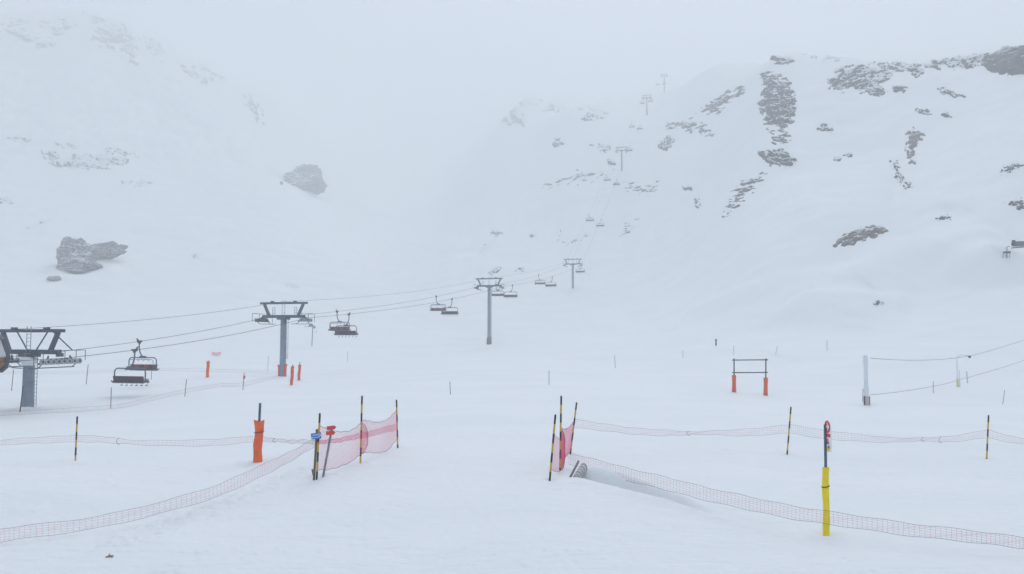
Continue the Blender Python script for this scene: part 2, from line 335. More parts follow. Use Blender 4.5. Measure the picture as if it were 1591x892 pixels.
M = dict(
    snow=snow_material(),
    rock=rock_material("dark_rock", (0.025, 0.028, 0.034), (0.10, 0.105, 0.12), 0.54),
    cliff=rock_material("bare_cliff_rock", (0.016, 0.018, 0.022), (0.11, 0.115, 0.13), 0.36),
    rock_brown=rock_material("brown_scree", (0.11, 0.095, 0.09), (0.25, 0.22, 0.205), 0.42),
    boulder=rock_material("boulder_rock", (0.12, 0.125, 0.135), (0.34, 0.35, 0.37), 1.04, 0.3, (1, 1, 1.8)),
    galv=mat("galvanised_steel", (0.24, 0.29, 0.36), 0.5, 0.3, 0.15, 2.0),
    dark_steel=mat("dark_painted_steel", (0.055, 0.065, 0.085), 0.5, 0.2, 0.2, 3.0),
    tower_steel=mat("grey_tower_steel", (0.075, 0.10, 0.15), 0.5, 0.25, 0.2, 1.5),
    wheel=mat("sheave_rubber_rim", (0.42, 0.44, 0.47), 0.5, 0.4, 0.2, 6.0),
    rope=mat("steel_rope", (0.035, 0.035, 0.045), 0.6, 0.2),
    chair_frame=mat("chair_tube", (0.10, 0.125, 0.17), 0.4, 0.3),
    seat_dark=mat("dark_seat_padding", (0.045, 0.035, 0.055), 0.7),
    seat_red=mat("red_seat_padding", (0.30, 0.055, 0.08), 0.7),
    stripes=band_material("yellow_black_bands", (0.018, 0.02, 0.03), (0.68, 0.46, 0.03), 0.56, 0.28),
    orange=mat("orange_padding", (0.80, 0.145, 0.045), 0.6, 0, 0.14, 4.0, 0.3),
    redorange=mat("red_orange_padding", (0.72, 0.12, 0.06), 0.6, 0, 0.14, 4.0, 0.3),
    yellow=mat("yellow_padding", (0.86, 0.68, 0.012), 0.5, 0, 0.10, 5.0, 0.2),
    netpink=mat("pink_net_cord", (0.80, 0.10, 0.22), 0.7),
    netgrey=mat("faded_net_cord", (0.50, 0.13, 0.21), 0.7),
    netfar=mat("weathered_net_cord", (0.34, 0.22, 0.28), 0.7),
    netrope=mat("net_edge_rope", (0.11, 0.035, 0.06), 0.7),
    blue=mat("blue_sign_face", (0.03, 0.17, 0.55), 0.4, 0, 0.08),
    white=mat("white_paint", (0.78, 0.80, 0.82), 0.4, 0, 0.05),
    red=mat("red_sign_face", (0.66, 0.055, 0.045), 0.4, 0, 0.1),
    red2=mat("faded_red_sign_face", (0.60, 0.06, 0.085), 0.4, 0, 0.1),
    wood=mat("weathered_wood_post", (0.19, 0.15, 0.12), 0.8, 0, 0.3, 9.0, 0.4),
    greywood=mat("grey_wood_post", (0.25, 0.25, 0.28), 0.8, 0, 0.25, 9.0, 0.4),
    postblue=mat("blue_grey_post", (0.10, 0.14, 0.21), 0.5, 0.2),
    gatesteel=mat("dark_teal_post", (0.06, 0.075, 0.09), 0.5, 0.2),
    pylon=mat("white_pylon_paint", (0.72, 0.76, 0.80), 0.5, 0.0, 0.06),
    cladding=mat("brown_cladding", (0.30, 0.14, 0.065), 0.7, 0, 0.35, 5.0),
    shell=mat("grey_station_shell", (0.50, 0.53, 0.55), 0.5, 0, 0.06),
    marker=mat("dark_marker_pole", (0.05, 0.045, 0.055), 0.6),
    markerred=mat("dark_red_marker_pole", (0.16, 0.04, 0.05), 0.6),
    plastic=mat("pale_ribbed_plastic", (0.40, 0.37, 0.37), 0.5, 0, 0.15, 8.0),
    rib=mat("snow_packed_rib", (0.78, 0.8, 0.83), 0.6, 0, 0.05),
    paleyellow=mat("pale_yellow_padding", (0.70, 0.68, 0.46), 0.6),
    chip=mat("grey_brown_wood", (0.30, 0.24, 0.22), 0.8, 0, 0.3, 20.0),
    palebase=mat("pale_pinkish_base", (0.50, 0.46, 0.48), 0.7),
    black=mat("black_rubber", (0.02, 0.02, 0.025), 0.6),
    pict=mat("pictogram_orange", (0.75, 0.25, 0.08), 0.5),
    concrete=mat("pinkish_grey_wrap", (0.22, 0.17, 0.20), 0.8, 0, 0.2, 3.0),
)

# ------------------------------------------------------------------ mesh helpers
class MB:
    def __init__(s): s.v, s.f = [], []
    def add(s, vs, fs):
        o = len(s.v); s.v += [tuple(v) for v in vs]; s.f += [tuple(i + o for i in f) for f in fs]; return s
    def box(s, c, size, rot=None):
        hx, hy, hz = [k / 2 for k in size]; c = Vector(c); R = rot or Matrix.Identity(3)
        b = min(hx, hy, hz) * 0.18                                     # small chamfer on the long edges
        prof = [(-hx + b, -hy), (hx - b, -hy), (hx, -hy + b), (hx, hy - b), (hx - b, hy), (-hx + b, hy), (-hx, hy - b), (-hx, -hy + b)]
        vs = [c + R @ Vector((x, y, z)) for z in (-hz, hz) for x, y in prof]
        fs = [tuple(range(7, -1, -1)), tuple(range(8, 16))] + [(i, (i + 1) % 8, 8 + (i + 1) % 8, 8 + i) for i in range(8)]
        return s.add(vs, fs)
    def beam(s, a, b, wx, wz):
        a, b = Vector(a), Vector(b); d = b - a
        R = d.to_track_quat('X', 'Z').to_matrix()
        return s.box((a + b) / 2, (d.length, wx, wz), R)
    def tube(s, pts, r, n=8, caps=True):
        pts = [Vector(p) for p in pts]; rs = r if isinstance(r, (list, tuple)) else [r] * len(pts)
        vs = []; t0 = (pts[1] - pts[0]).normalized()
        up = Vector((0, 0, 1)) if abs(t0.z) < 0.9 else Vector((1, 0, 0))
        nn = t0.cross(up).normalized()
        for i, p in enumerate(pts):
            t = (pts[min(i + 1, len(pts) - 1)] - pts[max(i - 1, 0)]).normalized()
            nn = (nn - t * nn.dot(t)).normalized(); bb = t.cross(nn)
            for k in range(n):
                a = 2 * math.pi * k / n; vs.append(p + (nn * math.cos(a) + bb * math.sin(a)) * rs[i])
        fs = [(i * n + k, i * n + (k + 1) % n, (i + 1) * n + (k + 1) % n, (i + 1) * n + k) for i in range(len(pts) - 1) for k in range(n)]
        if caps: fs += [tuple(range(n - 1, -1, -1)), tuple((len(pts) - 1) * n + k for k in range(n))]
        return s.add(vs, fs)
    def prism(s, poly, y0, y1, M4=None):
        """outline in x,z extruded along y"""
        n = len(poly); vs = [Vector((x, y, z)) for y in (y0, y1) for x, z in poly]
        if M4: vs = [M4 @ v for v in vs]
        return s.add(vs, [tuple(range(n)), tuple(range(2 * n - 1, n - 1, -1))] + [(i, n + i, n + (i + 1) % n, (i + 1) % n) for i in range(n)])
    def build(s, name, m, parent=None, smooth=False, loc=None):
        me = bpy.data.meshes.new(name); me.from_pydata(s.v, [], s.f); me.update()
        me.materials.append(M[m] if isinstance(m, str) else m)
        if smooth: me.polygons.foreach_set("use_smooth", [True] * len(me.polygons))
        o = bpy.data.objects.new(name, me); COL.objects.link(o)
        if parent: o.parent = parent
        if loc is not None: o.location = loc
        return o
def tag(o, label, cat, group=None):
    o["label"] = label; o["category"] = cat
    if group: o["group"] = group
    return o
def thing(name, label, cat, loc, rotz=0.0, group=None):
    o = bpy.data.objects.new(name, None); COL.objects.link(o); o.empty_display_size = 0.3
    o.location = loc; o.rotation_euler = (0, 0, rotz)
    return tag(o, label, cat, group)
def copy_tree(o, parent=None):
    c = o.copy(); COL.objects.link(c)
    if parent: c.parent = parent
    for ch in list(o.children): copy_tree(ch, c)
    return c
def grid_mesh(name, X, Y, Zv, m, wrap=False, keep=None):
    nr, nc = X.shape
    co = np.stack([X, Y, Zv], -1).reshape(-1, 3)
    idx = np.arange(nr * nc).reshape(nr, nc)
    if wrap: a, b = idx, np.roll(idx, -1, 1)
    else: a, b = idx[:, :-1], idx[:, 1:]
    q = np.stack([a[:-1], b[:-1], b[1:], a[1:]], -1).reshape(-1, 4)
    if keep is not None: q = q[keep(q)]
    if keep is not None and len(q):                                  # one connected piece per outcrop
        lab = np.arange(nr * nc)
        while True:
            mn = lab[q].min(1); new = lab.copy(); np.minimum.at(new, q.ravel(), np.repeat(mn, 4)); new = new[new]
            if (new == lab).all(): break
            lab = new
        fl = lab[q[:, 0]]; vals, cnt = np.unique(fl, return_counts=True); q = q[fl == vals[cnt.argmax()]]
    used = np.unique(q); remap = np.full(nr * nc, -1); remap[used] = np.arange(len(used)); q = remap[q]; co = co[used]
    me = bpy.data.meshes.new(name)
    me.vertices.add(len(co)); me.vertices.foreach_set("co", co.astype(np.float32).ravel())
    me.loops.add(q.size); me.loops.foreach_set("vertex_index", q.astype(np.int32).ravel())
    me.polygons.add(len(q)); me.polygons.foreach_set("loop_start", np.arange(0, q.size, 4, dtype=np.int32))
    try: me.polygons.foreach_set("loop_total", np.full(len(q), 4, dtype=np.int32))
    except Exception: pass
    me.update(calc_edges=True); me.validate()
    me.polygons.foreach_set("use_smooth", np.ones(len(me.polygons), dtype=bool))
    me.materials.append(m)
    o = bpy.data.objects.new(name, me); COL.objects.link(o)
    return o

# ------------------------------------------------------------------ ground sheet and air
gr = grid_mesh("snow_ground", GX[:, ::-1], GY[:, ::-1], Z[:, ::-1], M["snow"], wrap=True)
gr["kind"] = "structure"
zlo, zhi = float(Z.min()) - 1.2, float(Z.max()) + 30
hz = MB(); B = 2760
hz.add([(x, y, z) for z in (zlo, zhi) for x, y in ((-B, -B), (B, -B), (B, B), (-B, B))], [(3, 2, 1, 0), (4, 5, 6, 7), (0, 1, 5, 4), (1, 2, 6, 5), (2, 3, 7, 6), (3, 0, 4, 7)])
hm = bpy.data.materials.new("haze_air"); hm.use_nodes = True; hn = hm.node_tree; hn.nodes.clear()
ho = hn.nodes.new("ShaderNodeOutputMaterial"); hv = hn.nodes.new("ShaderNodeVolumePrincipled")
hv.inputs["Color"].default_value = (*HAZE_COLOR, 1); hv.inputs["Density"].default_value = HAZE_DENSITY; hv.inputs["Anisotropy"].default_value = HAZE_G
hn.links.new(hv.outputs[0], ho.inputs["Volume"])
hb = hz.build("haze", hm); hb["kind"] = "stuff"

# ------------------------------------------------------------------ rock breaking through the snow on the slopes
def poly_sd(px, py, poly):
    """signed distance in pixels, positive inside"""
    d = np.full(px.shape, 1e9); ins = np.zeros(px.shape, bool); n = len(poly)
    for i in range(n):
        x0, y0 = poly[i]; x1, y1 = poly[(i + 1) % n]; ex, ey = x1 - x0, y1 - y0
        t = np.clip(((px - x0) * ex + (py - y0) * ey) / (ex * ex + ey * ey + 1e-9), 0, 1)
        d = np.minimum(d, np.hypot(px - x0 - t * ex, py - y0 - t * ey))
        c = ((y0 > py) != (y1 > py)) & (px < (x1 - x0) * (py - y0) / (y1 - y0 + 1e-12) + x0)
        ins ^= c
    return np.where(ins, d, -d)
N_ROCK = 0
def outcrop(label, poly, bias=0.0, soft=6.0, scale=9.0, ang=-18, stretch=2.2, height=2.0, m="rock", cat="rock outcrop", name="rock_outcrop", group="rock outcrops on the slopes"):
    """bare rock pushing up through the snow sheet inside a surveyed outline"""
    global N_ROCK; N_ROCK += 1; sd = N_ROCK * 131
    xs = [p[0] for p in poly]; ys = [p[1] for p in poly]; pad = soft * 1.7
    st = 0.8 if (max(xs) - min(xs)) < 60 else 1.0
    u = np.arange(min(xs) - pad, max(xs) + pad + st, st); v = np.arange(max(ys) + pad, min(ys) - pad - st, -st * 0.75)
    U, V = np.meshgrid(u, v)
    X, Y, Zt = hit_grid(U, V); bad = np.isnan(X)
    if bad.all(): return
    a = math.radians(ang); ca, sa = math.cos(a), math.sin(a)
    p, q = (U * ca + V * sa) / (scale * stretch), (-U * sa + V * ca) / scale
    f = fbm(p, q, sd, 5, 0.58)
    f2 = fbm(p * 1.5, q * 3.2, sd + 3, 4, 0.62) * np.clip(0.6 + 1.2 * fbm(p * 0.4 + 9, q * 0.4, sd + 31, 2), 0.12, 1.2)
    f2 = f2 * np.clip(0.55 + 1.1 * fbm(p * 0.35 + 9, q * 0.35, sd + 31, 2), 0.12, 1.15)
    wx = 0.55 * soft * fbm(U / (soft * 1.9), V / (soft * 1.9), sd + 21, 3); wy = 0.45 * soft * fbm(U / (soft * 1.9) + 40, V / (soft * 1.9), sd + 23, 3)
    mk = np.clip(poly_sd(U + wx, V + wy, poly) / (soft * 1.7), -1, 1)
    fld = np.minimum(0.8 * mk + 1.30 * f + 0.85 * f2 + bias - 0.16, 3.0 * (mk + 0.45))
    rough = 0.28 * np.abs(fbm(p * 2.1, q * 2.1, sd + 7, 4, 0.6)) 
    hgt = 0.5 * height * np.clip(fld + np.where(fld > 0, rough * np.clip(fld * 3, 0, 1), 0), -0.35, 1.3)
    r = np.hypot(X, Y)
    # push out of the slope: up, and towards the valley
    X2, Y2, Z2 = X - 0.45 * hgt * X / r, Y - 0.45 * hgt * Y / r, Zt + 0.85 * hgt
    bf = bad.ravel(); gap = r.ravel()
    def keep(qd):
        rr = gap[qd]
        with np.errstate(invalid='ignore'):
            return (~bf[qd].all(1)) & (~np.isnan(rr).any(1)) & ((rr.max(1) - rr.min(1)) < 0.06 * rr.min(1) + 6)
    X2, Y2, Z2 = [np.nan_to_num(k) for k in (X2, Y2, Z2)]
    fu = r.copy()
    o = grid_mesh(name, X2, Y2, Z2, M[m], keep=keep)
    if len(o.data.polygons) < 3:
        bpy.data.objects.remove(o); print("EMPTY OUTCROP", label); return
    return tag(o, label, cat, group)

OC = outcrop
# right-hand hill
OC("long dark vertical rock rib running down the middle of the right hill", [(1186, 118), (1200, 116), (1224, 128), (1236, 158), (1229, 186), (1214, 199), (1192, 188), (1182, 166), (1190, 140)], 0.3, 7, 7, -12, 2.2, 3.0)
OC("thin broken rock streaks just below the long vertical rib", [(1194, 202), (1224, 206), (1228, 220), (1200, 224)], -0.05, 6, 5, 8, 3.0, 1.5)
OC("rock ledge with dark lower lip at the foot of the vertical rib", [(1180, 236), (1214, 232), (1236, 252), (1226, 259), (1200, 256), (1180, 248)], 0.12, 4, 5, 14, 3.0, 2.2)
OC("broad patch of broken rock under the crest left of the ridge cliff", [(1284, 124), (1312, 106), (1350, 100), (1392, 101), (1380, 124), (1352, 144), (1318, 142), (1292, 140)], 0.05, 7, 8, -10, 2.4, 2.6)
OC("rock cap on the crest directly above the broad broken patch", [(1362, 96), (1400, 94), (1436, 107), (1430, 118), (1400, 112), (1370, 106)], 0.12, 5, 6, 6, 2.6, 2.4)
OC("dark cliff along the ridge top at the right edge of view", [(1528, 96), (1556, 76), (1598, 70), (1600, 112), (1560, 113), (1538, 108)], 0.62, 5, 9, -14, 2.2, 3.6, "cliff")
OC("long jagged rock band along the ridge leading to the right edge cliff", [(1436, 100), (1480, 88), (1540, 80), (1545, 88), (1528, 102), (1498, 105), (1462, 104)], 0.28, 5, 7, -10, 2.6, 2.6)
OC("smooth grey rock cap on the left shoulder of the right hill crest", [(1168, 87), (1190, 84), (1214, 86), (1236, 93), (1222, 97), (1184, 96)], 0.25, 4, 8, 4, 3.0, 2.4)
OC("faint flat rock strip on the hill crest right of the rock cap", [(1248, 87), (1290, 85), (1318, 90), (1290, 93), (1256, 91)], -0.02, 4, 5, 3, 3.2, 1.8)
OC("slanting rock patch on the left flank below the hill crest", [(1080, 176), (1102, 162), (1134, 139), (1155, 135), (1156, 144), (1130, 160), (1114, 178)], 0.0, 6, 6, -22, 2.4, 2.4)
OC("scattered rock streaks low on the left flank above the round boulder", [(1026, 200), (1040, 192), (1066, 186), (1090, 192), (1118, 208), (1098, 208), (1060, 200)], 0.0, 6, 5, -16, 2.8, 2.0)
OC("small rounded double boulder beside the line of pylons", [(1026, 229), (1030, 220), (1038, 214), (1045, 219), (1042, 226), (1034, 231)], 0.7, 4, 8, -30, 1.2, 3.0, name="boulder", cat="boulder")
OC("angular rocks on the saddle left of the upper pylons", [(904, 186), (912, 176), (924, 176), (942, 184), (936, 188), (922, 182), (910, 190)], 0.18, 4, 6, 20, 2.2, 2.4)
OC("low rock strip at the top of the saddle above the angular rocks", [(900, 168), (914, 165), (926, 170), (944, 176), (930, 177), (910, 170)], 0.0, 4, 5, 14, 2.6, 2.0)
OC("pale rock mound fading into cloud left of the saddle", [(844, 170), (852, 163), (866, 163), (878, 168), (866, 172)], 0.45, 4, 7, 4, 2.0, 3.5)
OC("faint misty rock face high on the middle peak", [(782, 188), (790, 170), (806, 172), (816, 182), (812, 192), (796, 192)], 0.2, 6, 8, -30, 1.6, 4.0)
OC("dim rocky summit in the cloud at the middle peak", [(792, 160), (808, 142), (830, 148), (856, 158), (838, 160), (812, 164)], 0.1, 6, 8, 18, 1.8, 4.0)
OC("pair of small dark boulders on the slope left of the pylon line", [(860, 222), (864, 217), (871, 216), (876, 222), (868, 226), (862, 228)], 0.5, 3, 6, 0, 1.6, 2.0, name="boulder", cat="boulder")
OC("small rock cluster just left of the fifth pylon head", [(918, 226), (930, 222), (948, 226), (950, 232), (940, 236), (930, 230)], 0.05, 4, 5, 6, 2.4, 1.6)
OC("small dark stone between the fifth pylon and the boulder pair", [(944, 249), (950, 249), (954, 255), (948, 255)], 0.6, 3, 5, 40, 1.5, 1.4, name="boulder", cat="boulder")
OC("sparse brown scree band left of the fifth pylon foot", [(832, 292), (856, 280), (900, 264), (948, 262), (940, 276), (890, 284), (846, 296)], -0.30, 8, 4, -20, 3.4, 1.2, "rock_brown")
OC("short rock streaks under the fifth pylon foot", [(956, 288), (968, 278), (990, 284), (1028, 284), (1022, 302), (990, 304), (972, 296)], -0.28, 7, 4, -10, 3.4, 1.2)
OC("ladder of thin rock streaks running down from the foot of the rib", [(1182, 268), (1196, 266), (1180, 286), (1162, 306), (1140, 330), (1122, 336), (1130, 318), (1144, 290), (1160, 276)], -0.20, 7, 3.6, -12, 3.6, 1.2)
OC("small broken rock patch right of the rib at mid height", [(1270, 200), (1280, 193), (1294, 199), (1300, 204), (1286, 205)], 0.1, 3, 5, 8, 2.2, 1.6)
OC("brownish rock column on the right part of the hill", [(1408, 206), (1420, 200), (1436, 208), (1424, 228), (1422, 258), (1412, 252), (1408, 230)], -0.05, 5, 4.5, -20, 1.6, 1.6, "rock_brown")
OC("small chain of stones below and left of the brownish column", [(1382, 250), (1392, 250), (1400, 272), (1420, 290), (1410, 292), (1396, 284), (1388, 264)], 0.0, 5, 4, 25, 1.8, 1.3)
OC("wedge of bare ground with brown scree on the lower slope mound", [(1297, 381), (1314, 366), (1340, 354), (1366, 351), (1380, 359), (1364, 366), (1336, 374), (1312, 382)], 0.30, 4, 6, -20, 2.6, 1.1, "rock_brown")
OC("slim diagonal stone streak left of the brownish column", [(1298, 247), (1320, 239), (1322, 242), (1302, 249)], 0.25, 3, 4, -24, 3.0, 1.2)
OC("short dark rock strip below the ridge band on the right", [(1456, 139), (1470, 138), (1486, 147), (1500, 150), (1484, 150), (1464, 144)], 0.25, 3, 5, 16, 2.6, 1.6)
OC("dark stones two steps below the broad broken patch", [(1424, 170), (1440, 172), (1450, 176), (1436, 177), (1428, 174)], 0.35, 3, 5, 14, 2.4, 1.6)
OC("single dark stone right of the two-step stones", [(1464, 178), (1472, 176), (1478, 182), (1468, 182)], 0.5, 3, 5, 14, 2.0, 1.4, name="boulder", cat="boulder")
OC("lone dark block hanging under the middle of the broad patch", [(1350, 140), (1364, 136), (1378, 142), (1366, 148), (1352, 146)], 0.45, 3, 6, 6, 1.8, 2.2)
OC("small dark block under the right end of the crest cap", [(1388, 136), (1400, 133), (1410, 138), (1402, 143), (1390, 142)], 0.45, 3, 6, 6, 1.8, 1.8)
OC("small stones right of the wedge of bare ground", [(1454, 340), (1468, 334), (1482, 336), (1478, 341), (1462, 342)], 0.05, 3, 4, -14, 2.6, 1.0)
OC("broken rock line at the right edge above the snow gun", [(1560, 312), (1594, 306), (1594, 326), (1576, 326)], -0.35, 4, 4, -12, 3.0, 1.4)
OC("faint stones high at the right edge below the cliff", [(1548, 272), (1566, 252), (1594, 248), (1594, 258), (1572, 272), (1556, 276)], -0.4, 5, 4, -14, 2.6, 1.3)
OC("small dark stone on the lower slope left of the hill", [(1062, 291), (1070, 289), (1074, 294), (1066, 295)], 0.5, 3, 5, 0, 1.8, 1.0, name="boulder", cat="boulder")
OC("two tiny stones one above the other left of the hill foot", [(1080, 310), (1085, 309), (1087, 321), (1083, 322)], 0.35, 3, 4, 40, 1.2, 0.9, name="boulder", cat="boulder")
OC("tiny stone heap on the flat bench in front of the right hill", [(1358, 470), (1364, 467), (1372, 470), (1368, 474), (1360, 474)], 0.3, 3, 3, 10, 1.8, 0.5, name="boulder", cat="boulder")
# lower middle
OC("leaning pale rock slab above the third pylon", [(762, 424), (768, 418), (776, 416), (772, 422), (764, 426)], 0.6, 3, 6, -30, 1.6, 1.4, name="boulder", cat="boulder")
OC("flat rock to the right of the pale slab above third pylon", [(801, 420), (808, 417), (815, 420), (810, 422)], 0.5, 3, 5, 4, 2.0, 1.1, name="boulder", cat="boulder")
OC("small rock shelf high above the third pylon", [(762, 361), (772, 358), (781, 360), (774, 366), (768, 366)], 0.15, 3, 4, -6, 2.2, 1.3)
OC("small stone between the rock shelf and fourth pylon", [(824, 366), (830, 363), (833, 367), (828, 369)], 0.4, 3, 4, 0, 1.8, 1.1, name="boulder", cat="boulder")
OC("faint thin streaks on the slope below the rock shelf", [(740, 394), (752, 376), (766, 378), (760, 392), (748, 398)], -0.3, 5, 3, -12, 3.4, 0.8)
OC("diagonal streak of stones behind the fourth pylon cables", [(864, 370), (870, 358), (874, 360), (868, 372), (890, 376), (912, 364), (906, 372), (886, 382)], -0.12, 4, 3.4, -30, 2.6, 0.9)
OC("thin streaks right of the fourth pylon cables", [(966, 350), (990, 336), (1000, 338), (986, 352), (974, 372), (964, 366)], -0.35, 5, 3, -12, 3.4, 0.8)
OC("flat dark stone lying behind the second pylon head", [(446, 443), (454, 442), (462, 445), (456, 447)], 0.6, 3, 5, 10, 2.2, 0.8, name="boulder", cat="boulder")
OC("tiny snow capped stone between the big boulders and second pylon", [(299, 398), (303, 396), (308, 398), (304, 400)], 0.5, 3, 4, 0, 1.6, 1.0, name="boulder", cat="boulder")
# left mountain
OC("broad grey rock band low on the left mountain", [(112, 246), (130, 240), (168, 238), (196, 250), (176, 258), (140, 260), (120, 256)], 0.5, 6, 9, 6, 2.6, 3.5)
OC("sloping rock patch left of the broad grey band", [(66, 236), (86, 234), (112, 252), (118, 261), (96, 260), (76, 250)], 0.3, 5, 8, 24, 2.2, 3.0)
OC("thin rock ledge slanting above the broad grey band", [(166, 231), (184, 231), (216, 243), (206, 242), (184, 237)], 0.3, 3, 5, 16, 3.0, 2.0)
OC("flat dark ledge at far left of the mountain foot", [(14, 214), (26, 211), (46, 216), (44, 220), (24, 218)], 0.35, 3, 5, 8, 2.8, 2.0)
OC("thin ledge above the sloping rock patch", [(88, 223), (104, 223), (124, 229), (112, 230), (96, 228)], 0.15, 3, 5, 8, 2.8, 2.0)
OC("faint rock streak below the broad grey band", [(190, 283), (204, 279), (234, 284), (230, 289), (204, 287)], 0.2, 4, 6, 4, 2.8, 2.0)
OC("dark rock wedge cut by the left edge of view", [(-6, 303), (6, 305), (22, 314), (6, 315), (-6, 314)], 0.5, 3, 6, 12, 2.2, 2.0)
OC("faint stones above the large left boulder", [(50, 350), (66, 342), (84, 334), (86, 338), (66, 350), (40, 358)], -0.12, 4, 5, -16, 2.6, 1.5)
OC("narrow rock spur at the very top of the left mountain", [(118, 6), (130, 5), (150, 22), (164, 34), (150, 34), (130, 20)], 0.34, 5, 8, 28, 2.2, 4.0)
OC("dark rock cluster below the spur on the left mountain", [(140, 56), (164, 40), (198, 40), (208, 64), (218, 92), (206, 102), (192, 78), (160, 70)], 0.12, 7, 8, 32, 1.8, 4.0)
OC("rock strip on the ridge right of the dark cluster", [(218, 60), (236, 52), (246, 66), (256, 86), (250, 92), (236, 80)], 0.16, 6, 7, 40, 1.8, 3.6)
OC("long rock band descending the ridge of the left mountain", [(272, 62), (300, 68), (328, 92), (356, 122), (350, 130), (316, 104), (284, 80)], 0.24, 6, 8, 36, 2.2, 3.6)
OC("broken rock patch under the descending ridge band", [(280, 100), (300, 106), (330, 124), (320, 132), (296, 120)], 0.12, 6, 7, 28, 2.0, 3.4)
OC("dim rock gully low on the ridge before the cloud", [(374, 142), (388, 146), (402, 168), (410, 196), (398, 186), (384, 162)], 0.16, 6, 7, 55, 1.8, 3.2)
OC("faint rock wall on the summit at the left edge", [(-4, 40), (20, 32), (40, 28), (44, 36), (20, 44), (60, 60), (88, 66), (60, 72), (20, 56)], 0.14, 7, 9, 10, 2.2, 4.0)
OC("dim upright rocks between summit wall and spur", [(56, 30), (68, 26), (76, 44), (100, 30), (118, 42), (90, 52), (68, 48)], 0.09, 6, 8, 24, 1.6, 4.0)

# ------------------------------------------------------------------ big boulders on the left slope (true rounded blocks)
def boulder(label, uv_base, wpx, hpx, seed, lean=0.0, flat=1.0, m="boulder"):
    import bmesh
    p = hit(*uv_base); k = p.y / FPX; W, H = wpx * k * 1.12, hpx * k * 1.12
    bm = bmesh.new(); bmesh.ops.create_icosphere(bm, subdivisions=6, radius=1.0)
    co = np.array([v.co[:] for v in bm.verts])
    d = np.zeros(len(co)); rng = np.random.RandomState(seed)
    for _ in range(26):                                              # facets: slice the ball with random planes
        n = rng.normal(size=3); n /= np.linalg.norm(n); c = rng.uniform(0.62, 0.90)
        s = co @ n; over = np.clip(s - c, 0, None); co = co - np.outer(over * 0.9, n)
    n1 = fbm(co[:, 0] * 2.2 + seed, co[:, 2] * 3.2 + co[:, 1] * 2.2, seed, 5, 0.6)
    n2 = np.abs(fbm(co[:, 0] * 5.5 + seed, co[:, 2] * 8 + co[:, 1] * 5, seed + 5, 4, 0.6))
    co = co * (1 + 0.22 * n1 - 0.20 * n2)[:, None]
    co[:, 0] += lean * co[:, 2]
    co *= np.array([W / 2, W * 0.42 * flat, H * 0.60])
    for v, c in zip(bm.verts, co): v.co = c
    me = bpy.data.meshes.new("boulder"); bm.to_mesh(me); bm.free()
    me.materials.append(M[m]); me.polygons.foreach_set("use_smooth", [False] * len(me.polygons))
    o = bpy.data.objects.new("boulder", me); COL.objects.link(o); o.location = p + Vector((0, W * 0.15, H * 0.42))
    return tag(o, label, "boulder", "large boulders on the left slope")
boulder("large snow topped boulder alone on the misty middle-left slope", (475, 297), 66, 44, 5, -0.12)
boulder("biggest craggy boulder of the pair low on the left slope", (114, 418), 66, 48, 12, 0.1)
boulder("smaller slanted boulder joined to the right of the biggest craggy one", (152, 404), 62, 30, 23, 0.35)
boulder("low lumpy rock at the foot of the biggest craggy boulder", (112, 424), 74, 20, 31, 0.0)
boulder("small flat stone below the left boulder pair", (82, 436), 22, 8, 37, 0.0)
boulder("tiny stone beside the left foot of the lone snow topped boulder", (437, 287), 6, 5, 41, 0.0)

# ------------------------------------------------------------------ chairlift
LS, LA = 0.27, -56.0                                                 # the line in plan: x = LA + LS * y
LROT = -math.atan(LS)
LDIR = Vector((math.sin(-LROT), math.cos(-LROT), 0)); LPER = Vector((math.cos(-LROT), -math.sin(-LROT), 0))
def line_pt(u):
    k = (u - CX) / FPX
    # u = CX + FPX * x / depth ; depth close to y for the tower's mid height
    y = LA / (k - LS); return y
GA = 3.0                                                             # half the gauge between the ropes
TW = [  # base pixel v, top beam v, pole radius, wheels, detailed ; u from the line
    (45, 638, 514, 0.44, 8), (440, 585, 471, 0.38, 6), (760, 537, 433, 0.40, 6), (890, 453, 403, 0.40, 6),
    (966, 272, 229, 0.42, 6), (1005, 180, 148, 0.42, 6), (1032, 143, 115, 0.42, 6)]
TLAB = ["nearest grey lift pylon with ladder and long wheel trains at the left edge",
        "second lift pylon with red orange pads round its foot",
        "third lift pylon with pinkish wrapped foot on the open snow",
        "fourth lift pylon at the bottom of the steep slope",
        "fifth lift pylon halfway up the hill in light mist",
        "sixth lift pylon standing on the saddle",
        "farthest lift pylon almost lost in the cloud"]
towers = []
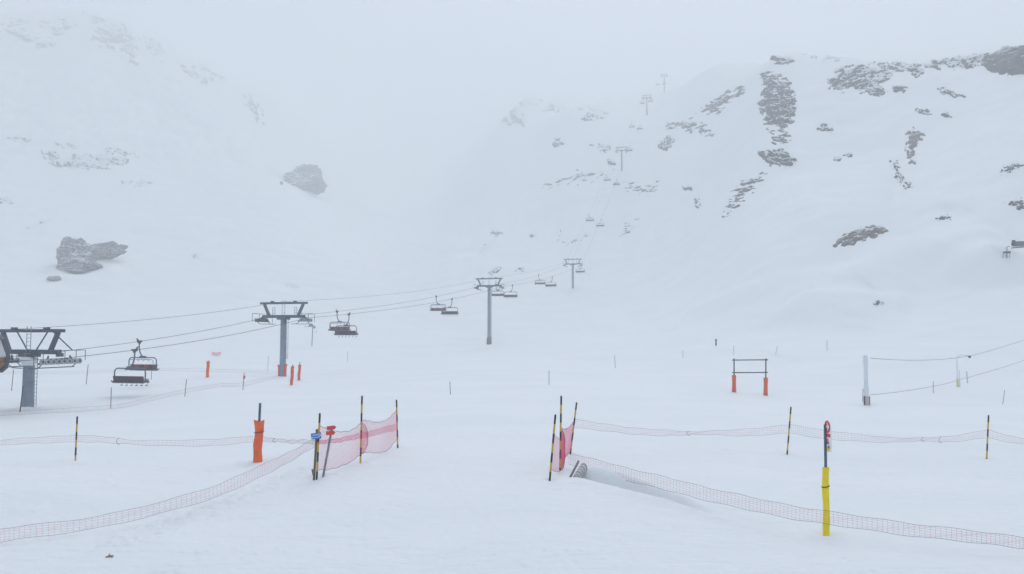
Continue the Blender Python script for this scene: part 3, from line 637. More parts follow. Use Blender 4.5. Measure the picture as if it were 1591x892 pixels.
def lift_tower(i, u, vb, vt, pr, nw):
    y = line_pt(u)
    for _ in range(6):                                               # exact depth for the pitched camera
        b = at(u, (vb + vt) / 2, y); y += (b.x - (LA + LS * y)) / (LS - b.x / y)
    b = at(u, vb, y); b.x = LA + LS * y
    top = at(u, vt, y).z - b.z; hc = top - 1.68; wz = 0.74 if i == 0 else 0.46
    root = thing("lift_pylon", TLAB[i], "lift pylon", b, LROT, "chairlift pylons")
    st = "tower_steel"
    MB().tube([(0, 0, -1.5), (0, 0, 0), (0, 0, hc - 0.1)], [pr * 1.08, pr * 1.06, pr * 0.92], 20).build("pole", "galv", root, True)
    m = MB(); m.box((0, 0, hc), (5.9, 0.42, 0.36)); m.box((0, 0, hc - 0.28), (1.5, 0.8, 0.24)); m.build("crossarm", st, root)
    m = MB(); m.box((0, 0, top), (6.6, 0.30, 0.26)); m.box((-1.6, 0, top + 0.2), (0.35, 0.4, 0.16)); m.box((1.6, 0, top + 0.2), (0.35, 0.4, 0.16)); m.build("lifting_beam", st, root)
    for s in (-1, 1):
        MB().beam((s * 2.75, 0, top - 0.1), (s * 2.05, 0, hc + 0.1), 0.26, 0.30).build("upright", st, root)
        if i == 0:
            MB().tube([(s * 1.5, 0.2, top - 0.1), (s * 0.45, 0.2, hc + 0.15)], 0.055, 8).build("brace", st, root)
            MB().tube([(s * 2.5, -0.25, top - 0.1), (s * 3.3, 0.9, hc + 0.12)], 0.05, 8).build("brace", st, root)
        # sheave train along the rope
        ln = 0.52 * nw
        m = MB(); m.box((s * GA, 0, hc - wz - 0.14), (0.14, ln, 0.14)); m.box((s * (GA - 0.12), 0, hc - wz + 0.16), (0.16, ln * 0.55, 0.16))
        m.box((s * (GA - 0.05), 0, hc - 0.22), (0.34, 0.5, 0.30))
        for k in (-1, 1): m.beam((s * (GA - 0.1), k * ln * 0.25, hc - 0.28), (s * GA, k * ln * 0.32, hc - wz - 0.14), 0.1, 0.1)
        tr = m.build("wheel_train", st, root)
        for k in range(nw):
            yy = (k - (nw - 1) / 2) * 0.52
            wmb = MB(); n = 18
            for (r0, r1, x0, x1) in ((0.235, 0.235, -0.055, 0.055),):
                wmb.tube([(s * GA + x0 + 0.13 * s, yy, hc - wz), (s * GA + x1 + 0.13 * s, yy, hc - wz)], r0, n)
            wo = wmb.build("wheel", "wheel", tr)
            hub = MB().tube([(s * GA + 0.05 * s, yy, hc - wz), (s * GA + 0.21 * s, yy, hc - wz)], 0.12, 12); hub.build("hub", "tower_steel", tr)
        # catwalk and its rail on the inner side
        m = MB(); xw = s * (GA - 0.75)
        m.box((xw, 0, hc - 0.49 - wz), (0.55, ln * 0.95, 0.06))
        for k in (-0.4, 0.4): m.beam((xw + s * 0.3, k * ln, hc - 0.49 - wz), (s * GA, k * ln, hc - 0.16 - wz), 0.06, 0.06)
        m.build("catwalk", st, root)
        m = MB(); xr = s * (GA + 0.45); hl = ln * 0.5; rt_z = hc + (0.12 if i == 0 else 0.35)
        for yy in (-hl, 0, hl): m.tube([(xr, yy, hc - 0.7), (xr, yy, rt_z)], 0.028, 6)
        m.tube([(xr, -hl, rt_z), (xr, hl, rt_z)], 0.028, 6)
        m.tube([(xr - s * 0.7, hl, rt_z), (xr, hl, rt_z)], 0.028, 6); m.tube([(xr - s * 0.7, -hl, rt_z), (xr, -hl, rt_z)], 0.028, 6)
        m.tube([(xr - s * 0.9, hl, rt_z), (xr - s * 0.9, hl, hc - 0.9)], 0.028, 6)
        m.build("handrail", st, root)
        if i > 0:                                                    # hooped ladder cages on the crossarm
            m = MB(); x0 = s * 1.55
            for dx in (-0.16, 0.16): m.tube([(x0 + dx, 0.25, hc + 0.1), (x0 + dx, 0.25, hc + 1.15)], 0.024, 6)
            for zz in (0.45, 0.8, 1.15): m.tube([(x0 - 0.16, 0.25, hc + zz), (x0 + 0.16, 0.25, hc + zz)], 0.022, 6)
            m.build("ladder_hoop", st, root)
    m = MB()
    for dx in (-0.2, 0.2): m.tube([(0.1 + dx, -0.22, hc), (0.1 + dx, -0.22, top + 0.35)], 0.026, 6)
    for k in range(6): m.tube([(-0.1, -0.22, hc + 0.2 + k * 0.3), (0.3, -0.22, hc + 0.2 + k * 0.3)], 0.02, 6)
    m.build("ladder", "galv", root)
    if i < 3:
        m = MB(); x0 = pr * 1.05 + 0.16; zb = 0.1 if i == 0 else (2.2 if i == 1 else 1.6)
        for dy in (-0.19, 0.19): m.tube([(x0, dy, zb), (x0, dy, hc - 0.1)], 0.026, 6)
        for k in range(int((hc - zb) / 0.3)): m.tube([(x0, -0.19, zb + 0.15 + k * 0.3), (x0, 0.19, zb + 0.15 + k * 0.3)], 0.02, 6)
        for k in range(3): m.tube([(pr * 0.9, 0, zb + 0.6 + k * (hc - zb - 1) / 2.2), (x0, 0, zb + 0.6 + k * (hc - zb - 1) / 2.2)], 0.03, 6)
        m.build("ladder", "galv", root)
    if i == 0:
        m = MB(); m.tube([(-0.15, -0.5, hc - 0.55), (-1.35, -0.55, hc - 0.75), (-1.5, -0.55, hc - 1.0), (-1.1, -0.55, hc - 1.25), (-0.2, -0.45, hc - 1.3)], 0.045, 8); m.build("cable_loop", "galv", root, True)
        m = MB(); m.tube([(0, -0.02, hc - 0.45), (0, -0.05, hc - 0.75), (0, -0.06, hc - 1.1)], [0.62, 0.66, 0.42], 16); m.build("snow_cap", "snow", root, True)
    if i == 1:
        for s, hh in ((-1, 1.45), (1, 1.55)):
            m = MB(); m.tube([(s * 0.40, -0.1, -0.2), (s * 0.40, -0.1, 0.3), (s * 0.42, -0.1, hh - 0.3), (s * 0.50, -0.1, hh)], [0.17, 0.17, 0.17, 0.21], 12); m.build("padding", "redorange", root, True)
    if i == 2:
        MB().tube([(0, 0, -0.3), (0, 0, 0.2), (0, 0, 1.85), (0, 0, 1.9)], [0.62, 0.60, 0.57, 0.50], 16).build("padding", "concrete", root, True)
    towers.append((b, hc, top, wz))
for i, a in enumerate(TW): lift_tower(i, *a)
# ropes: sheave points per side, extended to the station and beyond the last pylon
def sheave(i, s): b, hc, _, wz = towers[i]; return b + LPER * (s * (GA + 0.13)) + Vector((0, 0, hc - wz + 0.24))
SAG = [0.026, 0.020, 0.024, 0.022, 0.022, 0.022]
def rope_pts(s):
    P = [sheave(i, s) for i in range(7)]
    d0 = P[0] - LDIR * 14; d0.z = P[0].z - 0.25
    d1 = P[6] + LDIR * 130; d1.z = P[6].z + 34
    pts = [d0]
    for i in range(6):
        for k in range(40):
            t = k / 40; p = P[i].lerp(P[i + 1], t); p.z -= 4 * SAG[i] * (P[i + 1] - P[i]).length * t * (1 - t) * 0.5; pts.append(p)
    pts += [P[6], P[6].lerp(d1, 0.5) - Vector((0, 0, 2)), d1]
    return pts
ROPES = {s: rope_pts(s) for s in (-1, 1)}
def world_tube(name, pts, r, m, label, cat, n=5, group=None):
    o = MB(); c = pts[0]; o.tube([Vector(p) - Vector(c) for p in pts], r, n); ob = o.build(name, m, None, True, c)
    return tag(ob, label, cat, group)
world_tube("haul_rope", ROPES[1], 0.024, "rope", "right-hand haul rope of the chairlift, lower of the two chair ropes", "cable", 6)
world_tube("haul_rope", ROPES[-1], 0.024, "rope", "left-hand haul rope of the chairlift, carrying the red cushioned chairs", "cable", 6)
pts = []
TP = [b + Vector((0, 0, tp + 0.2)) for b, hc, tp, _ in towers]
TP = [TP[0] - LDIR * 14 + Vector((0, 0, -0.3))] + TP + [TP[-1] + LDIR * 130 + Vector((0, 0, 34))]
for i in range(len(TP) - 1):
    for k in range(30):
        t = k / 30; p = TP[i].lerp(TP[i + 1], t); p.z -= 4 * 0.010 * (TP[i + 1] - TP[i]).length * t * (1 - t); pts.append(p)
world_tube("signal_cable", pts, 0.017, "rope", "thin signal cable strung over the pylon tops above the haul ropes", "cable", 6)

def make_chair(front):
    """origin at the rope; the rider faces +Y when not front, else the chair is turned round"""
    r = bpy.data.objects.new("lift_chair", None); COL.objects.link(r)
    f = "chair_frame"
    m = MB(); m.box((0, 0, 0.0), (0.2, 0.62, 0.16)); m.beam((0, 0.15, 0.02), (0, 0.42, 0.26), 0.10, 0.10); m.beam((0, -0.3, -0.02), (0, 0.3, -0.10), 0.16, 0.08); m.box((0, 0, -0.14), (0.16, 0.26, 0.2)); m.build("grip", "dark_steel", r)
    sx = -1 if front else 1
    c = [(0, 0, -0.1), (0.03, 0, -0.4), (0.02, 0, -0.75), (-0.08, 0, -1.1), (-0.24, 0, -1.38), (-0.42, 0, -1.52)]
    
    MB().tube(c, 0.066, 10).build("hanger", f, r, True)
    ox = -0.42; W = 1.62
    m = MB(); m.box((ox, 0, -1.56), (0.62, 0.26, 0.20)); m.box((ox, 0, -1.66), (1.0, 0.16, 0.10)); m.build("clamp", f, r)
    m = MB()
    arc = [(ox - W, 0, -2.75), (ox - W, 0.0, -2.05)] + [(ox - W + 0.34 * (1 - math.cos(a)), 0, -2.0 + 0.36 * math.sin(a)) for a in np.linspace(0.2, 1.57, 6)]
    arc2 = [(2 * ox - x, y, z) for x, y, z in reversed(arc)]
    m.tube(arc + arc2, 0.058, 8)
    m.build("frame", f, r, True)
    m = MB()                                                         # bench
    prof = [(-0.10, -2.78), (0.42, -2.70), (0.46, -2.76), (0.42, -2.84), (-0.08, -2.90), (-0.14, -2.86)]
    R = Matrix.Rotation(math.pi / 2, 4, 'Z') @ Matrix.Identity(4)
    vs = [(x, y, z) for x in (ox - W - 0.04, ox + W + 0.04) for y, z in prof]; n = len(prof)
    m.add(vs, [tuple(range(n)), tuple(range(2 * n - 1, n - 1, -1))] + [(i, n + i, n + (i + 1) % n, (i + 1) % n) for i in range(n)])
    m.build("bench", "seat_dark", r)
    for k in range(6):
        x = ox - W + 0.29 + k * (2 * W - 0.58) / 5
        m = MB(); R3 = Matrix.Rotation(-0.18, 3, 'X') if True else None
        m.box((x, -0.16, -2.55), (0.50, 0.10, 0.46), Matrix.Rotation(0.2, 3, 'X')); m.build("backrest", "seat_red" if (front and k % 2 == 0) else "seat_dark", r)
    m = MB()
    for s in (-1, 1): m.tube([(ox + s * W, 0.5, -2.86), (ox + s * (W + 0.06), -0.25, -2.80), (ox + s * (W + 0.07), -0.3, -2.72)], 0.06, 8)
    m.tube([(ox - W, 0.0, -2.75), (ox - W, -0.2, -2.9), (ox + W, -0.2, -2.9), (ox + W, 0.0, -2.75)], 0.045, 8)
    m.build("armrest", f, r, True)
    m = MB()                                                         # raised or lowered safety bar
    if front:
        m.tube([(ox - W + 0.2, 0.2, -2.5), (ox - W + 0.2, 0.25, -1.95), (ox - W + 0.35, 0.25, -1.82), (ox + W - 0.35, 0.25, -1.82), (ox + W - 0.2, 0.25, -1.95), (ox + W - 0.2, 0.2, -2.5)], 0.026, 6)
        for x in (-0.9, -0.3, 0.3, 0.9): m.tube([(ox + x - 0.07, 0.25, -1.83), (ox + x - 0.05, 0.25, -1.95), (ox + x + 0.05, 0.25, -1.95), (ox + x + 0.07, 0.25, -1.83)], 0.02, 6)
    else:
        m.tube([(ox - W + 0.1, 0.0, -2.72), (ox - W + 0.1, 0.62, -2.6), (ox + W - 0.1, 0.62, -2.6), (ox + W - 0.1, 0.0, -2.72)], 0.028, 6)
    bar = m.build("safety_bar", f, r)
    if not front:
        for k in range(6):
            x = ox - W + 0.3 + k * (2 * W - 0.6) / 5
            m = MB(); m.tube([(x, 0.62, -2.6), (x - 0.03, 0.66, -3.02), (x - 0.06, 0.62, -3.16)], 0.022, 6); m.box((x - 0.06, 0.62, -3.18), (0.24, 0.12, 0.045)); m.build("footrest", "dark_steel", bar)
    return r
PROTO = {1: make_chair(False), -1: make_chair(True)}
_usedp = {1: False, -1: False}
def hang_chair(s, u, i0, label):
    """s side, u grip column, i0 pylon span"""
    seg = ROPES[s][1 + i0 * 40: 1 + (i0 + 1) * 40 + 1]; best = None
    us = [proj(p)[0] for p in seg]
    for k in range(len(seg) - 1):
        if (us[k] - u) * (us[k + 1] - u) <= 0:
            t = (u - us[k]) / (us[k + 1] - us[k] + 1e-9); best = seg[k].lerp(seg[k + 1], t); break
    if best is None: best = seg[0] if abs(us[0] - u) < abs(us[-1] - u) else seg[-1]
    o = PROTO[s] if not _usedp[s] else copy_tree(PROTO[s]); _usedp[s] = True
    o.location = best + Vector((0, 0, 0.02)); o.rotation_euler = (0, 0, LROT + (math.pi if s < 0 else 0))
    print("CHAIR", label[:40], [round(c, 1) for c in best], [round(c) for c in proj(best)])
    tag(o, label, "lift chair", "chairs on the chairlift")
CH = [(1, 209, 0, "nearest chair, dark back and a row of footrests hanging under it"),
      (-1, 217, 0, "red and black cushioned chair just behind the nearest dark-backed chair"),
      (-1, 524, 1, "red and black cushioned chair right of the second pylon"),
      (1, 542, 1, "dark-backed chair overlapping the cushioned one right of the second pylon"),
      (-1, 678, 1, "left chair of the overlapping pair midway between second and third pylons"),
      (1, 702, 1, "right dark-backed chair of the pair midway between second and third pylons"),
      (-1, 771, 2, "chair tucked against the right side of the third pylon"),
      (1, 796, 2, "second chair to the right of the third pylon"),
      (-1, 837, 2, "left chair of the two midway between third and fourth pylons"),
      (1, 858, 2, "right chair of the two midway between third and fourth pylons"),
      (1, 903, 3, "chair hanging close to the right of the fourth pylon pole"),
      (-1, 915, 3, "upper left chair of the pair above the fourth pylon"),
      (1, 934, 3, "lower right chair of the pair above the fourth pylon"),
      (-1, 942, 3, "chair to the lower left of the fifth pylon foot"),
      (1, 959, 3, "chair just under the fifth pylon foot, right rope"),
      (1, 979, 4, "chair right beside the head of the fifth pylon"),
      (-1, 981, 4, "left chair of the pair below the sixth pylon"),
      (1, 995, 4, "right chair of the pair below the sixth pylon"),
      (-1, 997, 4, "chair at the left of the sixth pylon head"),
      (1, 1010, 5, "chair hanging right of the sixth pylon pole"),
      (-1, 1021.5, 5, "faint chair between the sixth and farthest pylons, left rope"),
      (1, 1033, 5, "faint chair at the foot of the farthest pylon")]
for c in CH: hang_chair(*c)

# lift station, its end showing at the left edge of view
b = at(15, 560, 59.3); rt = thing("lift_station", "end of the wood clad lift station roof cut by the left edge", "lift station", (b.x, b.y, ground_z(b.x, b.y)), LROT)
zz = b.z - rt.location.z
def station_prof(pts): return pts
L0 = -16.0
def along(mb, prof, y0, y1):                                         # profile x,z swept along the line
    n = len(prof); mb.add([(x, y, z) for y in (y0, y1) for x, z in prof], [tuple(range(n)), tuple(range(2 * n - 1, n - 1, -1))] + [(i, n + i, n + (i + 1) % n, (i + 1) % n) for i in range(n)]); return mb
along(MB(), [(-6.6, zz + 0.25), (0, zz + 0.25), (0.02, zz + 0.4), (-0.5, zz + 1.5), (-1.4, zz + 2.1), (-5.2, zz + 2.1), (-6.1, zz + 1.5)], L0, -0.35).build("roof_shell", "shell", rt)
m = MB()
for k in range(7):
    z0 = zz - 0.62 + k * 0.125; x1 = -0.02 - 0.45 * max(0, (3 - k) / 3) ** 2
    along(m, [(x1 - 0.35, z0), (x1, z0), (x1, z0 + 0.10), (x1 - 0.35, z0 + 0.10)], L0, -0.4)
m.build("wood_cladding", "cladding", rt)
along(MB(), [(-6.2, zz - 0.85), (-0.75, zz - 0.85), (-0.3, zz - 0.6), (-0.22, zz + 0.2), (-6.4, zz + 0.2)], L0, -0.42).build("underside", "dark_steel", rt)
along(MB(), [(-6.4, zz - 0.9), (-0.6, zz - 0.9), (-0.12, zz - 0.55), (0.06, zz + 0.3), (-0.45, zz + 1.56), (-1.4, zz + 2.2), (-5.2, zz + 2.2), (-6.2, zz + 1.5)], -0.33, 0.0).build("end_frame", "dark_steel", rt)
for yy in (-4, -12): MB().box((-3.2, yy, (zz - 0.85) / 2 - 0.4), (1.2, 1.4, zz + 0.1)).build("support_column", "galv", rt)

# ------------------------------------------------------------------ poles
def lean_pole(name, base, top, r, m, label, cat, group=None, sink=0.35, n=10, r2=None):
    d = (top - base); L = d.length
    o = MB().tube([(0, 0, -L - sink), (0, 0, -L), (0, 0, -0.02), (0, 0, 0)], [r, r, r2 or r, (r2 or r) * 0.7], n).build(name, m, None, True, top)
    o.rotation_euler = d.to_track_quat('Z', 'Y').to_euler()
    return tag(o, label, cat, group)
def px_pole(name, ub, vb, ut, vt, r, m, label, cat, group=None, Y=None, **k):
    b = hit(ub, vb) if Y is None else at(ub, vb, Y)
    return b, lean_pole(name, b, at(ut, vt, b.y), r, m, label, cat, group, **k)
PG = "striped piste poles holding the nets"
PP = {}
for key, ub, vb, ut, vt, lab in (
    ("a", 492, 745, 497, 642, "yellow and black striped pole beside the blue sign"),
    ("b", 560, 720, 562.5, 615, "tallest striped pole in the middle of the left pink net"),
    ("c", 618, 696, 616, 621, "striped pole at the far right end of the left pink net"),
    ("d", 854, 747, 863, 644, "nearest leaning striped pole of the right-hand trio"),
    ("e", 870, 731, 872, 615, "tall middle striped pole of the right-hand trio"),
    ("f", 886, 706, 896, 625, "farthest leaning striped pole of the right-hand trio"),
    ("g", 1223, 706, 1229, 632, "striped pole carrying the long net left of the round sign"),
    ("h", 1533, 713, 1536, 645, "striped pole carrying the long net near the right edge"),
    ("i", 117, 716, 120, 647, "striped pole alone on the net at the left side")):
    PP[key] = px_pole("piste_pole", ub, vb, ut, vt, 0.030, "stripes", lab, "piste pole", PG)[0]

# thin marker poles farther off
MG = "thin marker poles on the snow"
for ub, vb, ut, vt, r, mm, lab in (
    (18, 607, 21, 574, 0.035, "marker", "thin dark marker pole left of the nearest pylon"),
    (31, 640, 36, 600, 0.045, "marker", "dark pole leaning against the foot of the nearest pylon"),
    (134, 597, 137, 566, 0.035, "marker", "thin dark marker pole right of the nearest pylon"),
    (172, 635, 173, 602, 0.030, "markerred", "thin reddish pole directly beneath the nearest chair"),
    (235, 590, 236, 572, 0.030, "markerred", "short thin pole under the red cushioned chair near the first pylon"),
    (287, 616, 290, 589, 0.028, "markerred", "thin pole on the far net left of the orange flag pole"),
    (416, 576, 417, 553, 0.022, "marker", "very thin faint pole left of the second pylon foot"),
    (700, 613, 699, 593, 0.022, "marker", "very thin stake on the open piste left of centre"),
    (853, 598, 853, 576, 0.022, "marker", "very thin stake on the open piste right of centre"),
    (956, 572, 955, 552, 0.024, "marker", "very thin stake at the rippled snow right of the piste"),
    (1061, 556, 1061, 544, 0.022, "marker", "faint far stake between the rippled snow and the dark post"),
    (1450, 611, 1450, 592, 0.025, "marker", "faint stake under the lower tow rope"),
    (1503, 595, 1502, 577, 0.03, "marker", "faint stake right of the yellow padded tow mast"),
    (1558, 628, 1561, 606, 0.02, "marker", "faint leaning stake near the right edge"),
    (1140, 552, 1140, 537, 0.02, "marker", "faint stake standing behind the orange footed frame"),
    (1205, 551, 1208, 538, 0.022, "marker", "faint leaning stake behind the right of the frame"),
    (1285, 545, 1285, 529, 0.025, "marker", "faint distant stake left of the white tow mast"),
    (540, 562, 540, 546, 0.022, "marker", "very faint stake right of the second pylon")):
    px_pole("marker_pole", ub, vb, ut, vt, r, mm, lab, "marker pole", MG, n=6)
b = hit(1112.5, 537); t = at(1112.5, 528, b.y)
rt = thing("short_post", "short dark stubby post alone on the far snow", "post", b)
MB().tube([(0, 0, -0.3), (0, 0, (t - b).z)], 0.12, 8).build("post", "marker", rt); MB().box((0.0, -0.02, (t - b).z + 0.02), (0.34, 0.28, 0.16)).build("cap", "marker", rt)
b = hit(377, 606)
rt = thing("flag_pole", "thin pole with a small red flag on the far net", "flag pole", b)
MB().tube([(0, 0, -0.3), (0.12, 0, 1.55)], 0.03, 8).build("pole", "marker", rt)
m = MB(); m.prism([(0.03, 1.0), (0.20, 1.02), (0.24, 1.28), (0.02, 1.32)], -0.03, 0.03); m.build("flag", "redorange", rt)
b = hit(486, 739); px_pole("wooden_stub", 487.5, 740, 485, 729, 0.028, "wood", "short broken wooden stub left of the blue sign post", "post")

# padded posts
def padded_post(ub, vb, vpad, vtop, m, label, r=0.17, seed=1, du=0.0, dpad=0.0, group="orange padded posts", postm="postblue", ragged=True, pr=0.045):
    b = hit(ub, vb); k = b.y / FPX; hp = (vb - vpad) * k; ht = (vb - vtop) * k; lx = du * k
    rt = thing("padded_post", label, "padded post", b, 0, group)
    MB().tube([(0, 0, -0.3), (lx, 0, ht)], pr, 10).build("post", postm, rt, True)
    rng = random.Random(seed); n = 18; rings = 16; vs = []; fs = []
    ph = rng.uniform(0, 6)
    for i in range(rings + 1):
        z = hp * i / rings - (0.12 if i == 0 else 0)
        ww = r * (1 + 0.05 * math.sin(i * 0.9 + ph)); cx = lx * z / max(ht, 0.1) + r * 0.10 * math.sin(i * 0.55 + ph)
        if ragged and i >= rings - 2: ww *= 1.0 + 0.10 * (i - rings + 2)
        for kk in range(n):
            a = 2 * math.pi * kk / n; rr = ww * (1 + 0.07 * math.sin(3 * a + ph) + (0.13 if kk in (4, 5) else 0))
            dz = (0.05 * r / 0.17 * math.sin(2 * a + ph)) if (ragged and i == rings) else 0
            vs.append((cx + rr * math.cos(a), rr * math.sin(a), z + dz))
    fs = [(i * n + kk, i * n + (kk + 1) % n, (i + 1) * n + (kk + 1) % n, (i + 1) * n + kk) for i in range(rings) for kk in range(n)]
    fs += [tuple(rings * n + kk for kk in range(n))]
    MB().add(vs, fs).build("padding", m, rt, True)
    for zf in ((0.72,) if ragged else (0.72, )):
        z = hp * zf; cx = lx * z / max(ht, 0.1) + r * 0.10 * math.sin(zf * rings * 0.55 + ph)
        MB().tube([(cx + (r * 1.09) * math.cos(a), (r * 1.13) * math.sin(a), z + (0.02 * math.cos(a))) for a in np.linspace(0, 2 * math.pi, 20)], 0.012, 5).build("strap", "black", rt)
    return rt, b, ht, hp
padded_post(399.5, 717, 655, 628, "orange", "tall orange padded post on the left net line", 0.155, 3, 3.0)
padded_post(322, 586, 562, 560, "orange", "orange padded post far left between flag pole and red net", 0.16, 4, 1.0)
padded_post(453, 598, 570, 567, "redorange", "left orange padded post of the two right of the second pylon", 0.15, 5, 1.5)
padded_post(464, 591, 567, 563, "redorange", "right orange padded post of the two right of the second pylon", 0.15, 8, 1.5)

# yellow padded post with the round-topped sign turned almost edge-on
rt, b, ht, hp = padded_post(1284, 832, 729, 664, "yellow", "yellow padded post carrying the narrow sign in the right foreground", 0.078, 6, 2.0, group=None, ragged=False, pr=0.034)
k = b.y / FPX
W = 0.30; zb = (832 - 705) * k; hh = (705 - 657) * k                  # board 0.30 m wide, 0.75 m tall
def outline(w, z0, z1, n=12):
    return [(w / 2 * math.cos(a), z0 + 0.06 + 0.06 * math.sin(a)) for a in np.linspace(math.pi, 2 * math.pi, n)] + [(w / 2 * math.cos(a), z1 - w / 2 + w / 2 * math.sin(a)) for a in np.linspace(0, math.pi, n)]
sg = tag(MB().prism(outline(W, 0, hh), -0.012, 0.012).build("narrow_sign", "white", None), "narrow round-topped white sign with red rim and arrow on yellow padded post", "sign")
sg.matrix_world = Matrix.Translation(b + Vector(((1288 - 1284) * k, -0.08, zb))) @ Matrix.Rotation(math.radians(-86), 4, 'Z')
def on_sign(name, m, poly, d=0.016): return MB().prism(poly, -d, -0.0125).build(name, m, sg)
zc = hh - 0.15
ro = [(0.148 * math.cos(a), zc + 0.148 * math.sin(a)) for a in np.linspace(0, 2 * math.pi, 25)[:-1]]
ri = [(0.105 * math.cos(a), zc + 0.105 * math.sin(a)) for a in np.linspace(0, 2 * math.pi, 25)[:-1]]
n = len(ro); vs = [(x, y, z) for y in (-0.0175, -0.0125) for r_ in (ro, ri) for x, z in r_]
fs = [f for i in range(n) for f in ((i, (i + 1) % n, n + (i + 1) % n, n + i), (i, 2 * n + i, 2 * n + (i + 1) % n, (i + 1) % n), (n + i, n + (i + 1) % n, 3 * n + (i + 1) % n, 3 * n + i))]
MB().add(vs, fs).build("rim", "red2", sg)
on_sign("disc", "red2", ri, 0.0145)
on_sign("arrow", "white", [(-0.075, zc - 0.03), (0.01, zc - 0.03), (-0.01, zc - 0.11), (0.10, zc), (-0.01, zc + 0.11), (0.01, zc + 0.03), (-0.075, zc + 0.03)], 0.019)
on_sign("red_band", "red", [(-0.148, zc - 0.24), (0.148, zc - 0.24), (0.148, zc - 0.16), (-0.148, zc - 0.16)], 0.0165)
on_sign("pictogram", "pict", [(-0.05, zc - 0.36), (0.06, zc - 0.36), (0.04, zc - 0.28), (-0.04, zc - 0.28)])
on_sign("pictogram", "postblue", [(-0.07, zc - 0.40), (0.05, zc - 0.41), (0.08, zc - 0.365), (-0.05, zc - 0.365)])
on_sign("pictogram", "postblue", [(0.0, zc - 0.50), (0.10, zc - 0.51), (0.09, zc - 0.43), (0.03, zc - 0.45)])
on_sign("yellow_panel", "yellow", [(-0.10, 0.03), (0.10, 0.03), (0.12, 0.12), (-0.12, 0.12)])

# blue direction sign on a wooden post
b = hit(487, 746); k = b.y / FPX; d = at(492.5, 667, b.y) - b
rt = thing("direction_sign", "blue sign with white lettering and arrow on a brown wooden post", "sign", b)
MB().tube([Vector((0, 0, -0.3)) - d * 0.0, d], 0.036, 8).build("post", "wood", rt, True)
c = at(492, 677, b.y) - b
Rb = Matrix.Rotation(math.radians(-6), 4, 'Y') @ Matrix.Rotation(math.radians(14), 4, 'Z')
PM = Matrix.Translation(c + Vector((0.0, -0.06, 0))) @ Rb
m = MB(); m.box((0, 0, 0), (0.285, 0.024, 0.175)); bd = m.build("board", "blue", rt); bd.matrix_local = PM
def text_mesh(s, size, m, parent, x, z, name="lettering", y=-0.0135):
    cu = bpy.data.curves.new(name, 'FONT'); cu.body = s; cu.size = size; cu.extrude = 0.001; cu.align_x = 'CENTER'; cu.align_y = 'CENTER'; cu.offset = 0.0015
    tmp = bpy.data.objects.new("tmp_text", cu); COL.objects.link(tmp)
    me = bpy.data.meshes.new_from_object(tmp.evaluated_get(bpy.context.evaluated_depsgraph_get())); bpy.data.objects.remove(tmp)
    me.materials.clear(); me.materials.append(M[m]); o = bpy.data.objects.new(name, me); COL.objects.link(o); o.parent = parent
    o.location = (x, y, z); o.rotation_euler = (math.pi / 2, 0, 0); return o
text_mesh("ACCES", 0.062, "white", bd, -0.01, 0.032)
text_mesh("DEBUTANTS", 0.042, "white", bd, -0.03, -0.042)
m = MB(); m.prism([(0.085, -0.035), (0.105, -0.035), (0.135, 0.01), (0.105, 0.055), (0.085, 0.055), (0.11, 0.01)], -0.017, -0.0125); m.build("arrow", "white", bd)

# two red arrow boards on a leaning grey post
b = hit(502, 741); d = at(516, 664, b.y) - b
rt = thing("arrow_sign", "two red arrow boards stacked on a leaning grey post", "sign", b)
MB().tube([-d * 0.12, d], 0.034, 8).build("post", "greywood", rt, True)
for (uu, vv, mm, tilt) in ((515.5, 664.5, "red2", -7), (514.2, 672.5, "red", -4)):
    c = at(uu, vv, b.y) - b
    m = MB(); m.prism([(-0.13, -0.055), (0.09, -0.055), (0.145, 0.005), (0.09, 0.06), (-0.13, 0.06)], -0.015, 0.015)
    o = m.build("arrow_board", mm, rt); o.matrix_local = Matrix.Translation(c + Vector((0, -0.06, 0))) @ Matrix.Rotation(math.radians(tilt), 4, 'Y')

# open frame on two orange padded feet
b1, b2 = hit(1140.5, 609), hit(1189.5, 614); b2 = at(1189.5, 614, b2.y); k = b1.y / FPX
rt = thing("frame_stand", "empty dark two-rail frame standing on two orange padded feet", "frame", b1)
for bb, ut, vt, up, vp, dd in ((b1, 1140.5, 557, 1140.5, 583, 0), (b2, 1190, 557, 1189.8, 587, 1)):
    o = bb - b1; t = at(ut, vt, bb.y) - b1; p = at(up, vp, bb.y) - b1
    MB().tube([o - Vector((0, 0, 0.3)), t], 0.055, 10).build("post", "gatesteel", rt, True)
    rng = [0.0, 0.3, 0.6, 0.92, 1.0]
    MB().tube([o.lerp(p, f) - Vector((0, 0, 0.1 if f == 0 else 0)) for f in rng], [0.20, 0.175, 0.165, 0.185, 0.20], 14).build("padding", "redorange", rt, True)
for vv in (559.5, 579):
    a, c = at(1137.5, vv, b1.y) - b1, at(1192.5, vv - 0.4, b2.y) - b1
    MB().tube([a + Vector((0, -0.08, 0)), c + Vector((0, -0.08, 0))], 0.05, 10).build("rail", "gatesteel", rt, True)

